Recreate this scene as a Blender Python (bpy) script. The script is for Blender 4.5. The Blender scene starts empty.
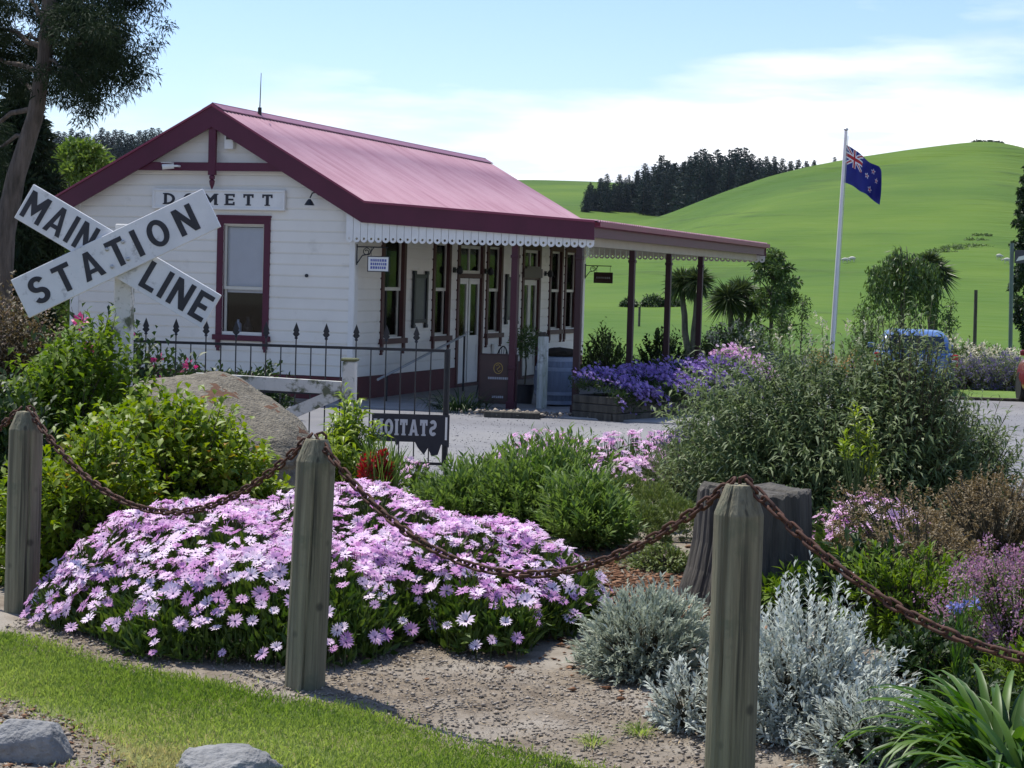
import bpy, bmesh, math, random
import numpy as np
from mathutils import Vector, Matrix
PI = math.pi
random.seed(7)
SC = bpy.context.scene
COL = SC.collection
# ------------------------------------------------------------------ camera numbers
F, PITCH, ROLL, EYE = 1900.0, .0555, .0293, 1.6
_f = np.array([0, math.cos(PITCH), -math.sin(PITCH)])
_u0 = np.array([0, math.sin(PITCH), math.cos(PITCH)])
_r0 = np.array([1., 0, 0])
_R = _r0*math.cos(ROLL) + _u0*math.sin(ROLL)
_U = _u0*math.cos(ROLL) - _r0*math.sin(ROLL)
def smooth(a, b, x):
    t = np.clip((x-a)/(b-a), 0, 1)
    return t*t*(3-2*t)
GZ = -.53                                   # level of the station yard
def T(x, y):                                # ground level of the garden and yard
    x = np.asarray(x, float); y = np.asarray(y, float)
    return GZ*smooth(11.5, 21.0, y) + (np.sin(x*3.1+y*1.7)*np.sin(y*2.3-x)*.012+np.sin(x*7.3+1)*np.sin(y*6.1)*.005)*(1-smooth(11, 14, y))
def ray(px, py):
    v = _f + _R*(px-512)/F - _U*(py-384)/F
    return v/v[1]
def at(px, py, d):
    v = ray(px, py); return Vector((v[0]*d, d, EYE+v[2]*d))
def spot(px, d):                            # where a line of sight meets the ground at depth d
    py = 450.
    for _ in range(4):
        v = ray(px, py); x = v[0]*d; z = float(T(x, d))
        py += (EYE+v[2]*d-z)/d*F
    return Vector((x, d, z))

# ------------------------------------------------------------------ object helpers
def tag(o, label=None, cat=None, group=None, kind=None):
    if label: o['label'] = label
    if cat: o['category'] = cat
    if group: o['group'] = group
    if kind: o['kind'] = kind
    return o
def link(o, parent=None):
    COL.objects.link(o)
    if parent is not None: o.parent = parent
    return o
def empty(name, loc=(0, 0, 0), rz=0, label=None, cat=None, group=None):
    o = bpy.data.objects.new(name, None); o.empty_display_size = .1
    o.location = loc; o.rotation_euler = (0, 0, rz)
    link(o); return tag(o, label, cat, group)
def copy_tree(o, parent=None):
    kids = [k for k in ALLKIDS(o)]
    c = o.copy(); COL.objects.link(c)
    if parent is not None: c.parent = parent
    for k in kids: copy_tree(k, c)
    return c
def ALLKIDS(o): return list(o.children)
class MB:
    def __init__(s): s.v = []; s.f = []; s.m = []
    def face(s, pts, m=0):
        n = len(s.v); s.v += [tuple(p) for p in pts]; s.f.append(tuple(range(n, n+len(pts)))); s.m.append(m)
    def box(s, x0, x1, y0, y1, z0, z1, m=0, mat=None):
        P = [(x0,y0,z0),(x1,y0,z0),(x1,y1,z0),(x0,y1,z0),(x0,y0,z1),(x1,y0,z1),(x1,y1,z1),(x0,y1,z1)]
        if mat is not None: P = [tuple(mat @ Vector(p)) for p in P]
        n = len(s.v); s.v += P
        for f in ((0,3,2,1),(4,5,6,7),(0,1,5,4),(1,2,6,5),(2,3,7,6),(3,0,4,7)):
            s.f.append(tuple(n+i for i in f)); s.m.append(m)
    def bar(s, a, b, w, h, m=0, up=(0, 0, 1)):            # rectangular bar from a to b
        a = Vector(a); b = Vector(b); d = b-a; L = d.length; d.normalize()
        r = d.cross(Vector(up))
        if r.length < 1e-4: r = d.cross(Vector((1, 0, 0)))
        r.normalize(); u = r.cross(d)
        M = Matrix((r, d, u)).transposed().to_4x4(); M.translation = a
        s.box(-w/2, w/2, 0, L, -h/2, h/2, m, M)
    def tube(s, pts, rad, n=8, m=0, cap=True, closed=False):
        pts = [Vector(p) for p in pts]; k = len(pts)
        if not hasattr(rad, '__len__'): rad = [rad]*k
        base = len(s.v); ref = None
        for i, p in enumerate(pts):
            if closed: t = pts[(i+1) % k]-pts[i-1]
            else: t = pts[min(i+1, k-1)]-pts[max(i-1, 0)]
            t.normalize()
            if ref is None:
                ref = Vector((0, 0, 1)) if abs(t.z) < .9 else Vector((1, 0, 0))
            a = ref - t*ref.dot(t); a.normalize(); b = t.cross(a); ref = a
            for j in range(n):
                an = 2*PI*j/n
                s.v.append(tuple(p+(a*math.cos(an)+b*math.sin(an))*rad[i]))
        for i in range(k if closed else k-1):
            for j in range(n):
                q = base+i*n; q2 = base+((i+1) % k)*n
                s.f.append((q+j, q+(j+1) % n, q2+(j+1) % n, q2+j)); s.m.append(m)
        if cap and not closed:
            s.f.append(tuple(base+j for j in range(n))[::-1]); s.m.append(m)
            s.f.append(tuple(base+(k-1)*n+j for j in range(n))); s.m.append(m)
    def lathe(s, prof, n=24, m=0, c=(0, 0, 0), wob=None):
        base = len(s.v); k = len(prof)
        for i, (r, z) in enumerate(prof):
            for j in range(n):
                a = 2*PI*j/n; rr = r*(wob(a, z) if wob else 1)
                s.v.append((c[0]+rr*math.cos(a), c[1]+rr*math.sin(a), c[2]+z))
        for i in range(k-1):
            for j in range(n):
                q = base+i*n
                s.f.append((q+j, q+(j+1) % n, q+n+(j+1) % n, q+n+j)); s.m.append(m)
        s.f.append(tuple(base+j for j in range(n))[::-1]); s.m.append(m)
        s.f.append(tuple(base+(k-1)*n+j for j in range(n))); s.m.append(m)
    def prism(s, poly, fn, t0, t1, m=0):                   # poly of 2d points, fn(a,b,t)->xyz
        n = len(poly); b = len(s.v)
        s.v += [tuple(fn(p[0], p[1], t0)) for p in poly] + [tuple(fn(p[0], p[1], t1)) for p in poly]
        s.f.append(tuple(range(b, b+n))); s.m.append(m)
        s.f.append(tuple(range(b+2*n-1, b+n-1, -1))); s.m.append(m)
        for i in range(n):
            j = (i+1) % n
            s.f.append((b+i, b+n+i, b+n+j, b+j)); s.m.append(m)
    def build(s, name, mats, parent=None, smooth_=False, bevel=0, fix=True):
        me = bpy.data.meshes.new(name); me.from_pydata(s.v, [], s.f)
        if not isinstance(mats, (list, tuple)): mats = [mats]
        for q in mats: me.materials.append(q)
        if len(mats) > 1: me.polygons.foreach_set('material_index', s.m)
        if fix or bevel:
            bm = bmesh.new(); bm.from_mesh(me)
            if bevel: bmesh.ops.bevel(bm, geom=bm.edges[:], offset=bevel, segments=1, affect='EDGES', clamp_overlap=True)
            bmesh.ops.recalc_face_normals(bm, faces=bm.faces[:])
            bm.to_mesh(me); bm.free()
        if smooth_: me.polygons.foreach_set('use_smooth', [True]*len(me.polygons))
        me.update()
        return link(bpy.data.objects.new(name, me), parent)
def np_mesh(name, V, Fc, mat, parent=None, rnd=None, smooth_=False, nside=3):
    V = np.asarray(V, np.float32).reshape(-1, 3); Fc = np.asarray(Fc, np.int32).reshape(-1, nside)
    me = bpy.data.meshes.new(name)
    me.vertices.add(len(V)); me.vertices.foreach_set('co', V.ravel())
    me.loops.add(Fc.size); me.loops.foreach_set('vertex_index', Fc.ravel())
    me.polygons.add(len(Fc)); me.polygons.foreach_set('loop_start', np.arange(len(Fc), dtype=np.int32)*nside)
    try: me.polygons.foreach_set('loop_total', np.full(len(Fc), nside, np.int32))
    except Exception: pass
    if smooth_: me.polygons.foreach_set('use_smooth', np.ones(len(Fc), bool))
    if rnd is not None:
        a = me.attributes.new('rnd', 'FLOAT', 'POINT'); a.data.foreach_set('value', np.asarray(rnd, np.float32).ravel())
    if isinstance(mat, (list, tuple)):
        for q in mat: me.materials.append(q)
    else: me.materials.append(mat)
    me.update(calc_edges=True); me.validate()
    return link(bpy.data.objects.new(name, me), parent)

# ------------------------------------------------------------------ materials
def _new(name):
    m = bpy.data.materials.new(name); m.use_nodes = True
    nt = m.node_tree; b = nt.nodes['Principled BSDF']
    return m, nt, b
def pm(name, c1, c2=None, scale=6, rough=.7, bump=0, bscale=None, stretch=(1, 1, 1), metal=0, spec=.4,
       c3=None, c3scale=2.0, c3lo=.55, c3hi=.7, detail=6, bdist=.02):
    m, nt, b = _new(name); N = nt.nodes; L = nt.links
    b.inputs['Roughness'].default_value = rough; b.inputs['Metallic'].default_value = metal
    b.inputs['Specular IOR Level'].default_value = spec
    if c2 is None: c2 = tuple(x*.85 for x in c1)
    tc = N.new('ShaderNodeTexCoord'); mp = N.new('ShaderNodeMapping'); mp.inputs['Scale'].default_value = stretch
    L.new(tc.outputs['Object'], mp.inputs['Vector'])
    nz = N.new('ShaderNodeTexNoise'); nz.inputs['Scale'].default_value = scale; nz.inputs['Detail'].default_value = detail
    nz.inputs['Roughness'].default_value = .62
    L.new(mp.outputs['Vector'], nz.inputs['Vector'])
    rp = N.new('ShaderNodeValToRGB'); rp.color_ramp.elements[0].position = .35; rp.color_ramp.elements[1].position = .65
    rp.color_ramp.elements[0].color = (*c1, 1); rp.color_ramp.elements[1].color = (*c2, 1)
    L.new(nz.outputs['Fac'], rp.inputs['Fac']); out = rp.outputs['Color']
    if c3 is not None:
        n3 = N.new('ShaderNodeTexNoise'); n3.inputs['Scale'].default_value = c3scale; n3.inputs['Detail'].default_value = 5
        n3.inputs['Roughness'].default_value = .65
        L.new(tc.outputs['Object'], n3.inputs['Vector'])
        mr = N.new('ShaderNodeMapRange'); mr.inputs['From Min'].default_value = c3lo; mr.inputs['From Max'].default_value = c3hi
        L.new(n3.outputs['Fac'], mr.inputs['Value'])
        mx = N.new('ShaderNodeMix'); mx.data_type = 'RGBA'; mx.inputs['B'].default_value = (*c3, 1)
        L.new(mr.outputs['Result'], mx.inputs['Factor']); L.new(out, mx.inputs['A']); out = mx.outputs['Result']
    L.new(out, b.inputs['Base Color'])
    if bump:
        nb = N.new('ShaderNodeTexNoise'); nb.inputs['Scale'].default_value = bscale or scale*3; nb.inputs['Detail'].default_value = 6
        L.new(mp.outputs['Vector'], nb.inputs['Vector'])
        bp = N.new('ShaderNodeBump'); bp.inputs['Strength'].default_value = bump; bp.inputs['Distance'].default_value = bdist
        L.new(nb.outputs['Fac'], bp.inputs['Height']); L.new(bp.outputs['Normal'], b.inputs['Normal'])
    return m
def leafm(name, c1, c2, trans=.3, rough=.5, spec=.35, c3=None):
    m, nt, b = _new(name); N = nt.nodes; L = nt.links
    at_ = N.new('ShaderNodeAttribute'); at_.attribute_name = 'rnd'
    rp = N.new('ShaderNodeValToRGB'); rp.color_ramp.elements[0].color = (*c1, 1); rp.color_ramp.elements[1].color = (*c2, 1)
    rp.color_ramp.elements[0].position = .1; rp.color_ramp.elements[1].position = .85 if c3 else .95
    if c3: e = rp.color_ramp.elements.new(.955); e.color = (*c3, 1)
    L.new(at_.outputs['Fac'], rp.inputs['Fac'])
    b.inputs['Roughness'].default_value = rough; b.inputs['Specular IOR Level'].default_value = spec
    L.new(rp.outputs['Color'], b.inputs['Base Color'])
    tr = N.new('ShaderNodeBsdfTranslucent'); mx = N.new('ShaderNodeMixShader'); mx.inputs[0].default_value = trans
    hs = N.new('ShaderNodeHueSaturation'); hs.inputs['Value'].default_value = 1.25; hs.inputs['Saturation'].default_value = 1.1
    L.new(rp.outputs['Color'], hs.inputs['Color']); L.new(hs.outputs['Color'], tr.inputs['Color'])
    L.new(b.outputs[0], mx.inputs[1]); L.new(tr.outputs[0], mx.inputs[2])
    L.new(mx.outputs[0], N['Material Output'].inputs['Surface'])
    return m
def glassm(name, tint=(.02, .025, .03), clear=.6):
    m, nt, b = _new(name); N = nt.nodes; L = nt.links
    gl = N.new('ShaderNodeBsdfGlossy'); gl.inputs['Roughness'].default_value = .03
    tp = N.new('ShaderNodeBsdfTransparent'); tp.inputs['Color'].default_value = (clear, clear, clear, 1)
    fr = N.new('ShaderNodeFresnel'); fr.inputs['IOR'].default_value = 1.28
    mx = N.new('ShaderNodeMixShader'); L.new(fr.outputs[0], mx.inputs[0]); L.new(tp.outputs[0], mx.inputs[1]); L.new(gl.outputs[0], mx.inputs[2])
    L.new(mx.outputs[0], N['Material Output'].inputs['Surface'])
    return m
M = {}
M['white'] = pm('white_weatherboard_paint', (.82, .785, .71), (.77, .735, .66), 1.5, .6, .12, 60, c3=(.52, .49, .42), c3scale=2.2, c3lo=.60, c3hi=.9)
M['trimwhite'] = pm('white_trim_paint', (.79, .775, .73), (.73, .715, .67), 5, .55)
M['cream'] = pm('cream_joinery_paint', (.66, .64, .56), (.6, .58, .5), 5, .5)
M['crimson'] = pm('crimson_trim_paint', (.098, .013, .036), (.082, .011, .030), 3, .5)
M['maroon'] = pm('shaded_brown_maroon_paint', (.042, .012, .013), (.032, .010, .011), 4, .55)  # outer veranda posts' shadow is put into this dark colour
M['band'] = pm('dull_red_base_paint', (.11, .022, .026), (.085, .018, .022), 4, .65)
M['roof'] = pm('faded_crimson_corrugated_iron', (.385, .232, .290), (.29, .158, .206), 1.0, .72, 0, stretch=(.22, 4.2, .22), c3=(.41, .265, .32), c3scale=.8, c3lo=.42, c3hi=.75, spec=.08)
M['soffit'] = pm('cream_soffit_paint', (.44, .39, .29), (.39, .34, .25), 3, .7)
M['concrete'] = pm('pale_concrete', (.30, .29, .275), (.23, .22, .21), 3, .85, .2, 40)
M['iron'] = pm('black_iron_paint', (.012, .013, .016), (.02, .02, .024), 20, .5)
M['blacklet'] = pm('black_sign_lettering', (.018, .019, .026), (.03, .031, .04), 14, .55)
M['signwhite'] = pm('weathered_white_sign_paint', (.72, .72, .72), (.62, .63, .64), 4, .55, .1, 30, c3=(.30, .30, .30), c3scale=11, c3lo=.58, c3hi=.74)
M['oldwood'] = pm('weathered_timber', (.265, .240, .155), (.120, .108, .070), 2.6, .85, .9, 10, stretch=(11, 11, .45), c3=(.105, .118, .075), c3scale=4, bdist=.01)
def postm():
    m = M['oldwood']; nt = m.node_tree; N = nt.nodes; L = nt.links; b = N['Principled BSDF']; tc = N.new('ShaderNodeTexCoord')
    mp_ = N.new('ShaderNodeMapping'); mp_.inputs['Scale'].default_value = (40, 40, 1.1); L.new(tc.outputs['Object'], mp_.inputs['Vector'])
    n = N.new('ShaderNodeTexNoise'); n.inputs['Scale'].default_value = 1; n.inputs['Detail'].default_value = 3; L.new(mp_.outputs[0], n.inputs['Vector'])
    mr = N.new('ShaderNodeMapRange'); mr.inputs['From Min'].default_value = .60; mr.inputs['From Max'].default_value = .70; mr.inputs['To Max'].default_value = .8; L.new(n.outputs['Fac'], mr.inputs['Value'])
    v = N.new('ShaderNodeTexVoronoi'); v.inputs['Scale'].default_value = 7; L.new(tc.outputs['Object'], v.inputs['Vector'])
    kn = N.new('ShaderNodeMapRange'); kn.inputs['From Min'].default_value = .16; kn.inputs['From Max'].default_value = .07; kn.inputs['To Max'].default_value = .7; L.new(v.outputs['Distance'], kn.inputs['Value'])
    ad = N.new('ShaderNodeMath'); ad.operation = 'MAXIMUM'; L.new(mr.outputs[0], ad.inputs[0]); L.new(kn.outputs[0], ad.inputs[1])
    mx = N.new('ShaderNodeMix'); mx.data_type = 'RGBA'; L.new(ad.outputs[0], mx.inputs['Factor']); L.new(b.inputs['Base Color'].links[0].from_socket, mx.inputs['A']); mx.inputs['B'].default_value = (.028, .027, .02, 1)
    L.new(mx.outputs['Result'], b.inputs['Base Color'])
postm()
M['greywood'] = pm('grey_silvered_timber', (.092, .082, .064), (.036, .032, .026), 4.0, .85, .8, 9, stretch=(5, 5, .4), c3=(.032, .03, .027), c3scale=3, bdist=.015)
M['flakewood'] = pm('flaking_white_paint_timber', (.62, .61, .57), (.54, .53, .49), 5, .75, .3, 25, c3=(.12, .13, .08), c3scale=7, c3lo=.50, c3hi=.60)
M['rust'] = pm('rusty_chain_iron', (.105, .043, .024), (.05, .026, .02), 60, .8, .4, 150, metal=.2, bdist=.002)
M['rock'] = pm('grey_stone', (.27, .27, .265), (.15, .15, .148), 11, .85, .9, 40, c3=(.36, .36, .35), c3scale=5, bdist=.02)
M['boulder'] = pm('lichened_brown_stone', (.225, .198, .145), (.12, .105, .078), 16, .9, .9, 55, c3=(.25, .225, .175), c3scale=11, bdist=.03)
M['moss'] = pm('rust_brown_lichen', (.13, .062, .03), (.09, .045, .026), 30, .95, .5, 60)
M['plinth'] = pm('tan_stone_block', (.20, .185, .15), (.15, .14, .115), 8, .9, .4, 40)
M['bark'] = pm('grey_brown_bark', (.13, .105, .085), (.055, .045, .035), 4, .9, .8, 10, stretch=(4, 4, .7), bdist=.04)
M['stem'] = pm('shrub_stem', (.10, .085, .05), (.07, .06, .035), 9, .85)
M['gstem'] = pm('green_stem', (.07, .12, .03), (.06, .09, .025), 9, .7)
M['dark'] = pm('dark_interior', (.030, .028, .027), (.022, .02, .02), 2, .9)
M['casing'] = pm('brown_red_casing_paint', (.080, .024, .022), (.062, .019, .018), 4, .55)
M['glass'] = glassm('window_glass', clear=1.0)
M['blind'] = pm('pale_blind_cloth', (.58, .62, .70), (.54, .58, .66), 3, .8)
M['steel'] = pm('galvanised_steel', (.45, .46, .47), (.38, .39, .4), 12, .45, metal=.6)
M['barrelwood'] = pm('shade_blue_barrel_oak', (.17, .20, .26), (.12, .145, .19), 4, .7, .4, 20, stretch=(5, 5, .5))  # blue-grey of the veranda shadow put into the oak colour
M['hoop'] = pm('grey_barrel_hoop', (.30, .34, .42), (.24, .28, .35), 10, .5, metal=.3)
M['soil'] = pm('dark_potting_soil', (.035, .026, .018), (.022, .017, .012), 12, .95, .6, 30)
M['boardbrown'] = pm('brown_sign_paint', (.06, .03, .026), (.045, .024, .022), 4, .5)
M['gold'] = pm('gold_sign_paint', (.42, .28, .06), (.36, .24, .05), 8, .5)
M['greytext'] = pm('pale_grey_sign_paint', (.34, .34, .36), (.3, .3, .32), 8, .6)
M['bluetext'] = pm('blue_sign_ink', (.10, .12, .34), (.13, .15, .38), 8, .6)
M['slate'] = pm('dark_slate_notice', (.030, .034, .045), (.05, .054, .066), 6, .4)
M['tyre'] = pm('black_rubber', (.012, .012, .013), (.018, .018, .018), 9, .8)
M['carglass'] = pm('dark_car_glass', (.012, .016, .02), (.015, .02, .024), 2, .06, spec=.9)
M['redlens'] = pm('red_lamp_lens', (.42, .012, .012), (.34, .01, .01), 3, .15, spec=.6)
M['amber'] = pm('amber_lamp_lens', (.5, .14, .03), (.46, .12, .03), 3, .15, spec=.6)
M['whitelens'] = pm('clear_lamp_lens', (.7, .7, .7), (.6, .6, .6), 3, .15, spec=.6)
M['blackplastic'] = pm('black_bumper_plastic', (.02, .02, .022), (.025, .025, .028), 9, .6)
def paint(name, c):
    m, nt, b = _new(name); b.inputs['Base Color'].default_value = (*c, 1); b.inputs['Roughness'].default_value = .3
    b.inputs['Coat Weight'].default_value = .6; b.inputs['Coat Roughness'].default_value = .06
    nz = nt.nodes.new('ShaderNodeTexNoise'); nz.inputs['Scale'].default_value = 3
    mr = nt.nodes.new('ShaderNodeMapRange'); mr.inputs['To Min'].default_value = .25; mr.inputs['To Max'].default_value = .42
    nt.links.new(nz.outputs['Fac'], mr.inputs['Value']); nt.links.new(mr.outputs[0], b.inputs['Roughness']); return m
M['carblue'] = paint('light_blue_car_paint', (.060, .135, .34))
M['carred'] = paint('red_car_paint', (.22, .010, .012))
M['flagblue'] = pm('flag_blue_cloth', (.012, .018, .20), (.010, .015, .17), 6, .7)
M['flagred'] = pm('flag_red_cloth', (.42, .02, .03), (.38, .018, .026), 6, .7)
M['flagwhite'] = pm('flag_white_cloth', (.75, .75, .77), (.7, .7, .72), 6, .7)
M['wool'] = pm('white_wool', (.6, .57, .5), (.5, .47, .41), 6, .95)

# ground materials
def groundm(name, cols, s1, s2, bump=.5, bs=90, vor=None):
    m, nt, b = _new(name); N = nt.nodes; L = nt.links
    b.inputs['Roughness'].default_value = .95; b.inputs['Specular IOR Level'].default_value = .2
    geo = N.new('ShaderNodeNewGeometry'); pos = geo.outputs['Position']
    def noise(sc, d=8, r=.6):
        n = N.new('ShaderNodeTexNoise'); n.inputs['Scale'].default_value = sc; n.inputs['Detail'].default_value = d
        n.inputs['Roughness'].default_value = r; L.new(pos, n.inputs['Vector']); return n.outputs['Fac']
    def ramp(f, a, c, lo, hi):
        r = N.new('ShaderNodeValToRGB'); r.color_ramp.elements[0].position = lo; r.color_ramp.elements[1].position = hi
        r.color_ramp.elements[0].color = (*a, 1); r.color_ramp.elements[1].color = (*c, 1); L.new(f, r.inputs['Fac']); return r.outputs['Color']
    A = ramp(noise(s1), cols[0], cols[1], .35, .65); Bc = ramp(noise(s2), (0, 0, 0), (1, 1, 1), .45, .62)
    mx = N.new('ShaderNodeMix'); mx.data_type = 'RGBA'; L.new(Bc, mx.inputs['Factor']); L.new(A, mx.inputs['A']); mx.inputs['B'].default_value = (*cols[2], 1)
    out = mx.outputs['Result']; h = noise(bs, 5, .7)
    if vor:
        v = N.new('ShaderNodeTexVoronoi'); v.inputs['Scale'].default_value = vor; L.new(pos, v.inputs['Vector'])
        g = ramp(v.outputs['Color'], (.62, .62, .62), (1.3, 1.3, 1.3), .1, .9)
        m2 = N.new('ShaderNodeMix'); m2.data_type = 'RGBA'; m2.blend_type = 'MULTIPLY'; m2.inputs['Factor'].default_value = 1
        L.new(out, m2.inputs['A']); L.new(g, m2.inputs['B']); out = m2.outputs['Result']
        h = v.outputs['Distance']
    L.new(out, b.inputs['Base Color'])
    bp = N.new('ShaderNodeBump'); bp.inputs['Strength'].default_value = bump; bp.inputs['Distance'].default_value = .02
    L.new(h, bp.inputs['Height']); L.new(bp.outputs['Normal'], b.inputs['Normal'])
    return m
M['earth'] = groundm('garden_earth', [(.27, .225, .17), (.15, .12, .088), (.33, .295, .245)], 6.0, 1.6, .6, 110)
M['gravel'] = groundm('grey_gravel', [(.205, .205, .215), (.165, .165, .175), (.235, .232, .23)], .9, .30, .25, 45)
M['turf'] = groundm('lawn_soil_turf', [(.16, .19, .055), (.22, .20, .085), (.13, .17, .045)], 5, 2, .6, 80)
M['pasture'] = groundm('green_pasture', [(.068, .134, .010), (.096, .162, .014), (.052, .112, .009)], .045, .014, .5, .9)
def tracks(m):                                   # sheep tracks along the contours, tussocks and dry patches
    nt = m.node_tree; N = nt.nodes; L = nt.links; b = N['Principled BSDF']
    geo = N.new('ShaderNodeNewGeometry')
    mp_ = N.new('ShaderNodeMapping'); mp_.inputs['Scale'].default_value = (.02, .02, .75); L.new(geo.outputs['Position'], mp_.inputs['Vector'])
    n1 = N.new('ShaderNodeTexNoise'); n1.inputs['Scale'].default_value = 1.0; n1.inputs['Detail'].default_value = 5; n1.inputs['Roughness'].default_value = .7; L.new(mp_.outputs[0], n1.inputs['Vector'])
    n2 = N.new('ShaderNodeTexNoise'); n2.inputs['Scale'].default_value = .55; n2.inputs['Detail'].default_value = 6; n2.inputs['Roughness'].default_value = .75; L.new(geo.outputs['Position'], n2.inputs['Vector'])
    src = b.inputs['Base Color'].links[0].from_socket
    out = src
    for n, lo, hi, c in ((n1, .56, .68, (.044, .084, .010, 1)), (n2, .60, .72, (.115, .145, .026, 1))):
        mr = N.new('ShaderNodeMapRange'); mr.inputs['From Min'].default_value = lo; mr.inputs['From Max'].default_value = hi; mr.inputs['To Max'].default_value = .85; L.new(n.outputs['Fac'], mr.inputs['Value'])
        mx = N.new('ShaderNodeMix'); mx.data_type = 'RGBA'; L.new(mr.outputs[0], mx.inputs['Factor']); L.new(out, mx.inputs['A']); mx.inputs['B'].default_value = c; out = mx.outputs['Result']
    L.new(out, b.inputs['Base Color'])
    bp = N.new('ShaderNodeBump'); bp.inputs['Strength'].default_value = 1; bp.inputs['Distance'].default_value = 1.3; L.new(n1.outputs['Fac'], bp.inputs['Height'])
    L.new(b.inputs['Normal'].links[0].from_socket, bp.inputs['Normal']); L.new(bp.outputs[0], b.inputs['Normal'])
tracks(M['pasture'])
M['vergegrass'] = groundm('verge_grass', [(.11, .19, .03), (.15, .22, .05), (.09, .16, .03)], 4, .6, .6, 40)
# ------------------------------------------------------------------ camera, sun, sky
cam = bpy.data.cameras.new('camera'); cam.sensor_width = 36; cam.lens = F/1024*36; cam.clip_start = .1; cam.clip_end = 6000
co = bpy.data.objects.new('camera', cam); COL.objects.link(co); SC.camera = co
mw = Matrix.Identity(4)
for i, a in enumerate((_R, _U, -_f)):
    for j in range(3): mw[j][i] = a[j]
mw[0][3], mw[1][3], mw[2][3] = 0, 0, EYE
co.matrix_world = mw
SUN_EL = math.radians(62); SUN_AZ = math.atan2(-.62, .78)        # azimuth from +Y towards +X
sd = Vector((math.sin(SUN_AZ)*math.cos(SUN_EL), math.cos(SUN_AZ)*math.cos(SUN_EL), math.sin(SUN_EL)))
sl = bpy.data.lights.new('sun', 'SUN'); sl.energy = 5.0; sl.angle = math.radians(.53); sl.color = (1, .955, .88)
so = bpy.data.objects.new('sun', sl); COL.objects.link(so); so.location = (0, 0, 30)
so.rotation_euler = sd.to_track_quat('Z', 'Y').to_euler()
W = bpy.data.worlds.new('World'); SC.world = W; W.use_nodes = True
N = W.node_tree.nodes; L = W.node_tree.links; bg = N['Background']
sk = N.new('ShaderNodeTexSky'); sk.sky_type = 'NISHITA'; sk.sun_disc = False
sk.sun_elevation = SUN_EL; sk.sun_rotation = SUN_AZ; sk.air_density = 1.0; sk.dust_density = .35; sk.ozone_density = 1.6
bg.inputs['Strength'].default_value = .122
tc = N.new('ShaderNodeTexCoord'); sep = N.new('ShaderNodeSeparateXYZ'); L.new(tc.outputs['Generated'], sep.inputs[0])
def math_(op, a, b=None, clamp=False):
    n = N.new('ShaderNodeMath'); n.operation = op; n.use_clamp = clamp
    for i, x in enumerate((a, b)):
        if x is None: continue
        if isinstance(x, (int, float)): n.inputs[i].default_value = x
        else: L.new(x, n.inputs[i])
    return n.outputs[0]
# flat cloud layer: direction projected on to a plane overhead, so clouds foreshorten towards the horizon
mp = N.new('ShaderNodeMapping'); mp.inputs['Scale'].default_value = (5.0, 5.0, 26.0); mp.inputs['Location'].default_value = (2.6, 0, .35)
L.new(tc.outputs['Generated'], mp.inputs['Vector'])
nz = N.new('ShaderNodeTexNoise'); nz.inputs['Scale'].default_value = 1.0; nz.inputs['Detail'].default_value = 9; nz.inputs['Roughness'].default_value = .52
L.new(mp.outputs[0], nz.inputs['Vector'])
el = sep.outputs['Z']
# a bank of cloud low in the east (to the right), thinning upwards; wisps above it
side = N.new('ShaderNodeMapRange'); side.inputs['From Min'].default_value = -.20; side.inputs['From Max'].default_value = .20
L.new(sep.outputs['X'], side.inputs['Value'])
top = math_('ADD', math_('MULTIPLY', side.outputs[0], .010), .106)
band = math_('MULTIPLY', math_('SUBTRACT', top, el), 26.0)
edge = math_('ADD', band, math_('MULTIPLY', math_('SUBTRACT', nz.outputs['Fac'], .5), 3.6))
sidegate = N.new('ShaderNodeMapRange'); sidegate.inputs['From Min'].default_value = -.165; sidegate.inputs['From Max'].default_value = -.09
L.new(sep.outputs['X'], sidegate.inputs['Value'])
cl = math_('MULTIPLY', math_('MULTIPLY', edge, 1.0, True), sidegate.outputs[0])
hi = N.new('ShaderNodeMapRange'); hi.inputs['From Min'].default_value = .56; hi.inputs['From Max'].default_value = .78; hi.inputs['To Max'].default_value = .7
L.new(nz.outputs['Fac'], hi.inputs['Value'])
cl = math_('MAXIMUM', cl, hi.outputs[0])
mpb = N.new('ShaderNodeMapping'); mpb.inputs['Scale'].default_value = (9, 9, 60); L.new(tc.outputs['Generated'], mpb.inputs['Vector'])
nb = N.new('ShaderNodeTexNoise'); nb.inputs['Scale'].default_value = 1; nb.inputs['Detail'].default_value = 6; L.new(mpb.outputs[0], nb.inputs['Vector'])
cr = N.new('ShaderNodeValToRGB'); cr.color_ramp.elements[0].color = (6.7, 7.3, 8.4, 1); cr.color_ramp.elements[1].color = (9.6, 9.7, 9.9, 1)
cr.color_ramp.elements[0].position = .38; cr.color_ramp.elements[1].position = .56
L.new(nb.outputs['Fac'], cr.inputs['Fac'])
mx = N.new('ShaderNodeMix'); mx.data_type = 'RGBA'
L.new(cl, mx.inputs['Factor']); tn = N.new('ShaderNodeMix'); tn.data_type = 'RGBA'; tn.blend_type = 'MULTIPLY'; tn.inputs['Factor'].default_value = 1; tn.inputs['B'].default_value = (.96, 1.02, 1.22, 1)
L.new(sk.outputs[0], tn.inputs['A']); L.new(tn.outputs['Result'], mx.inputs['A']); L.new(cr.outputs[0], mx.inputs['B'])
L.new(mx.outputs['Result'], bg.inputs['Color'])
SC.view_settings.view_transform = 'Standard'; SC.view_settings.look = 'None'; SC.view_settings.gamma = 1; SC.view_settings.exposure = .23
SC.cycles.max_bounces = 6; SC.cycles.transparent_max_bounces = 8; SC.cycles.diffuse_bounces = 3; SC.cycles.glossy_bounces = 3
SC.cycles.caustics_reflective = False; SC.cycles.caustics_refractive = False
SC.cycles.use_denoising = True

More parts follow.
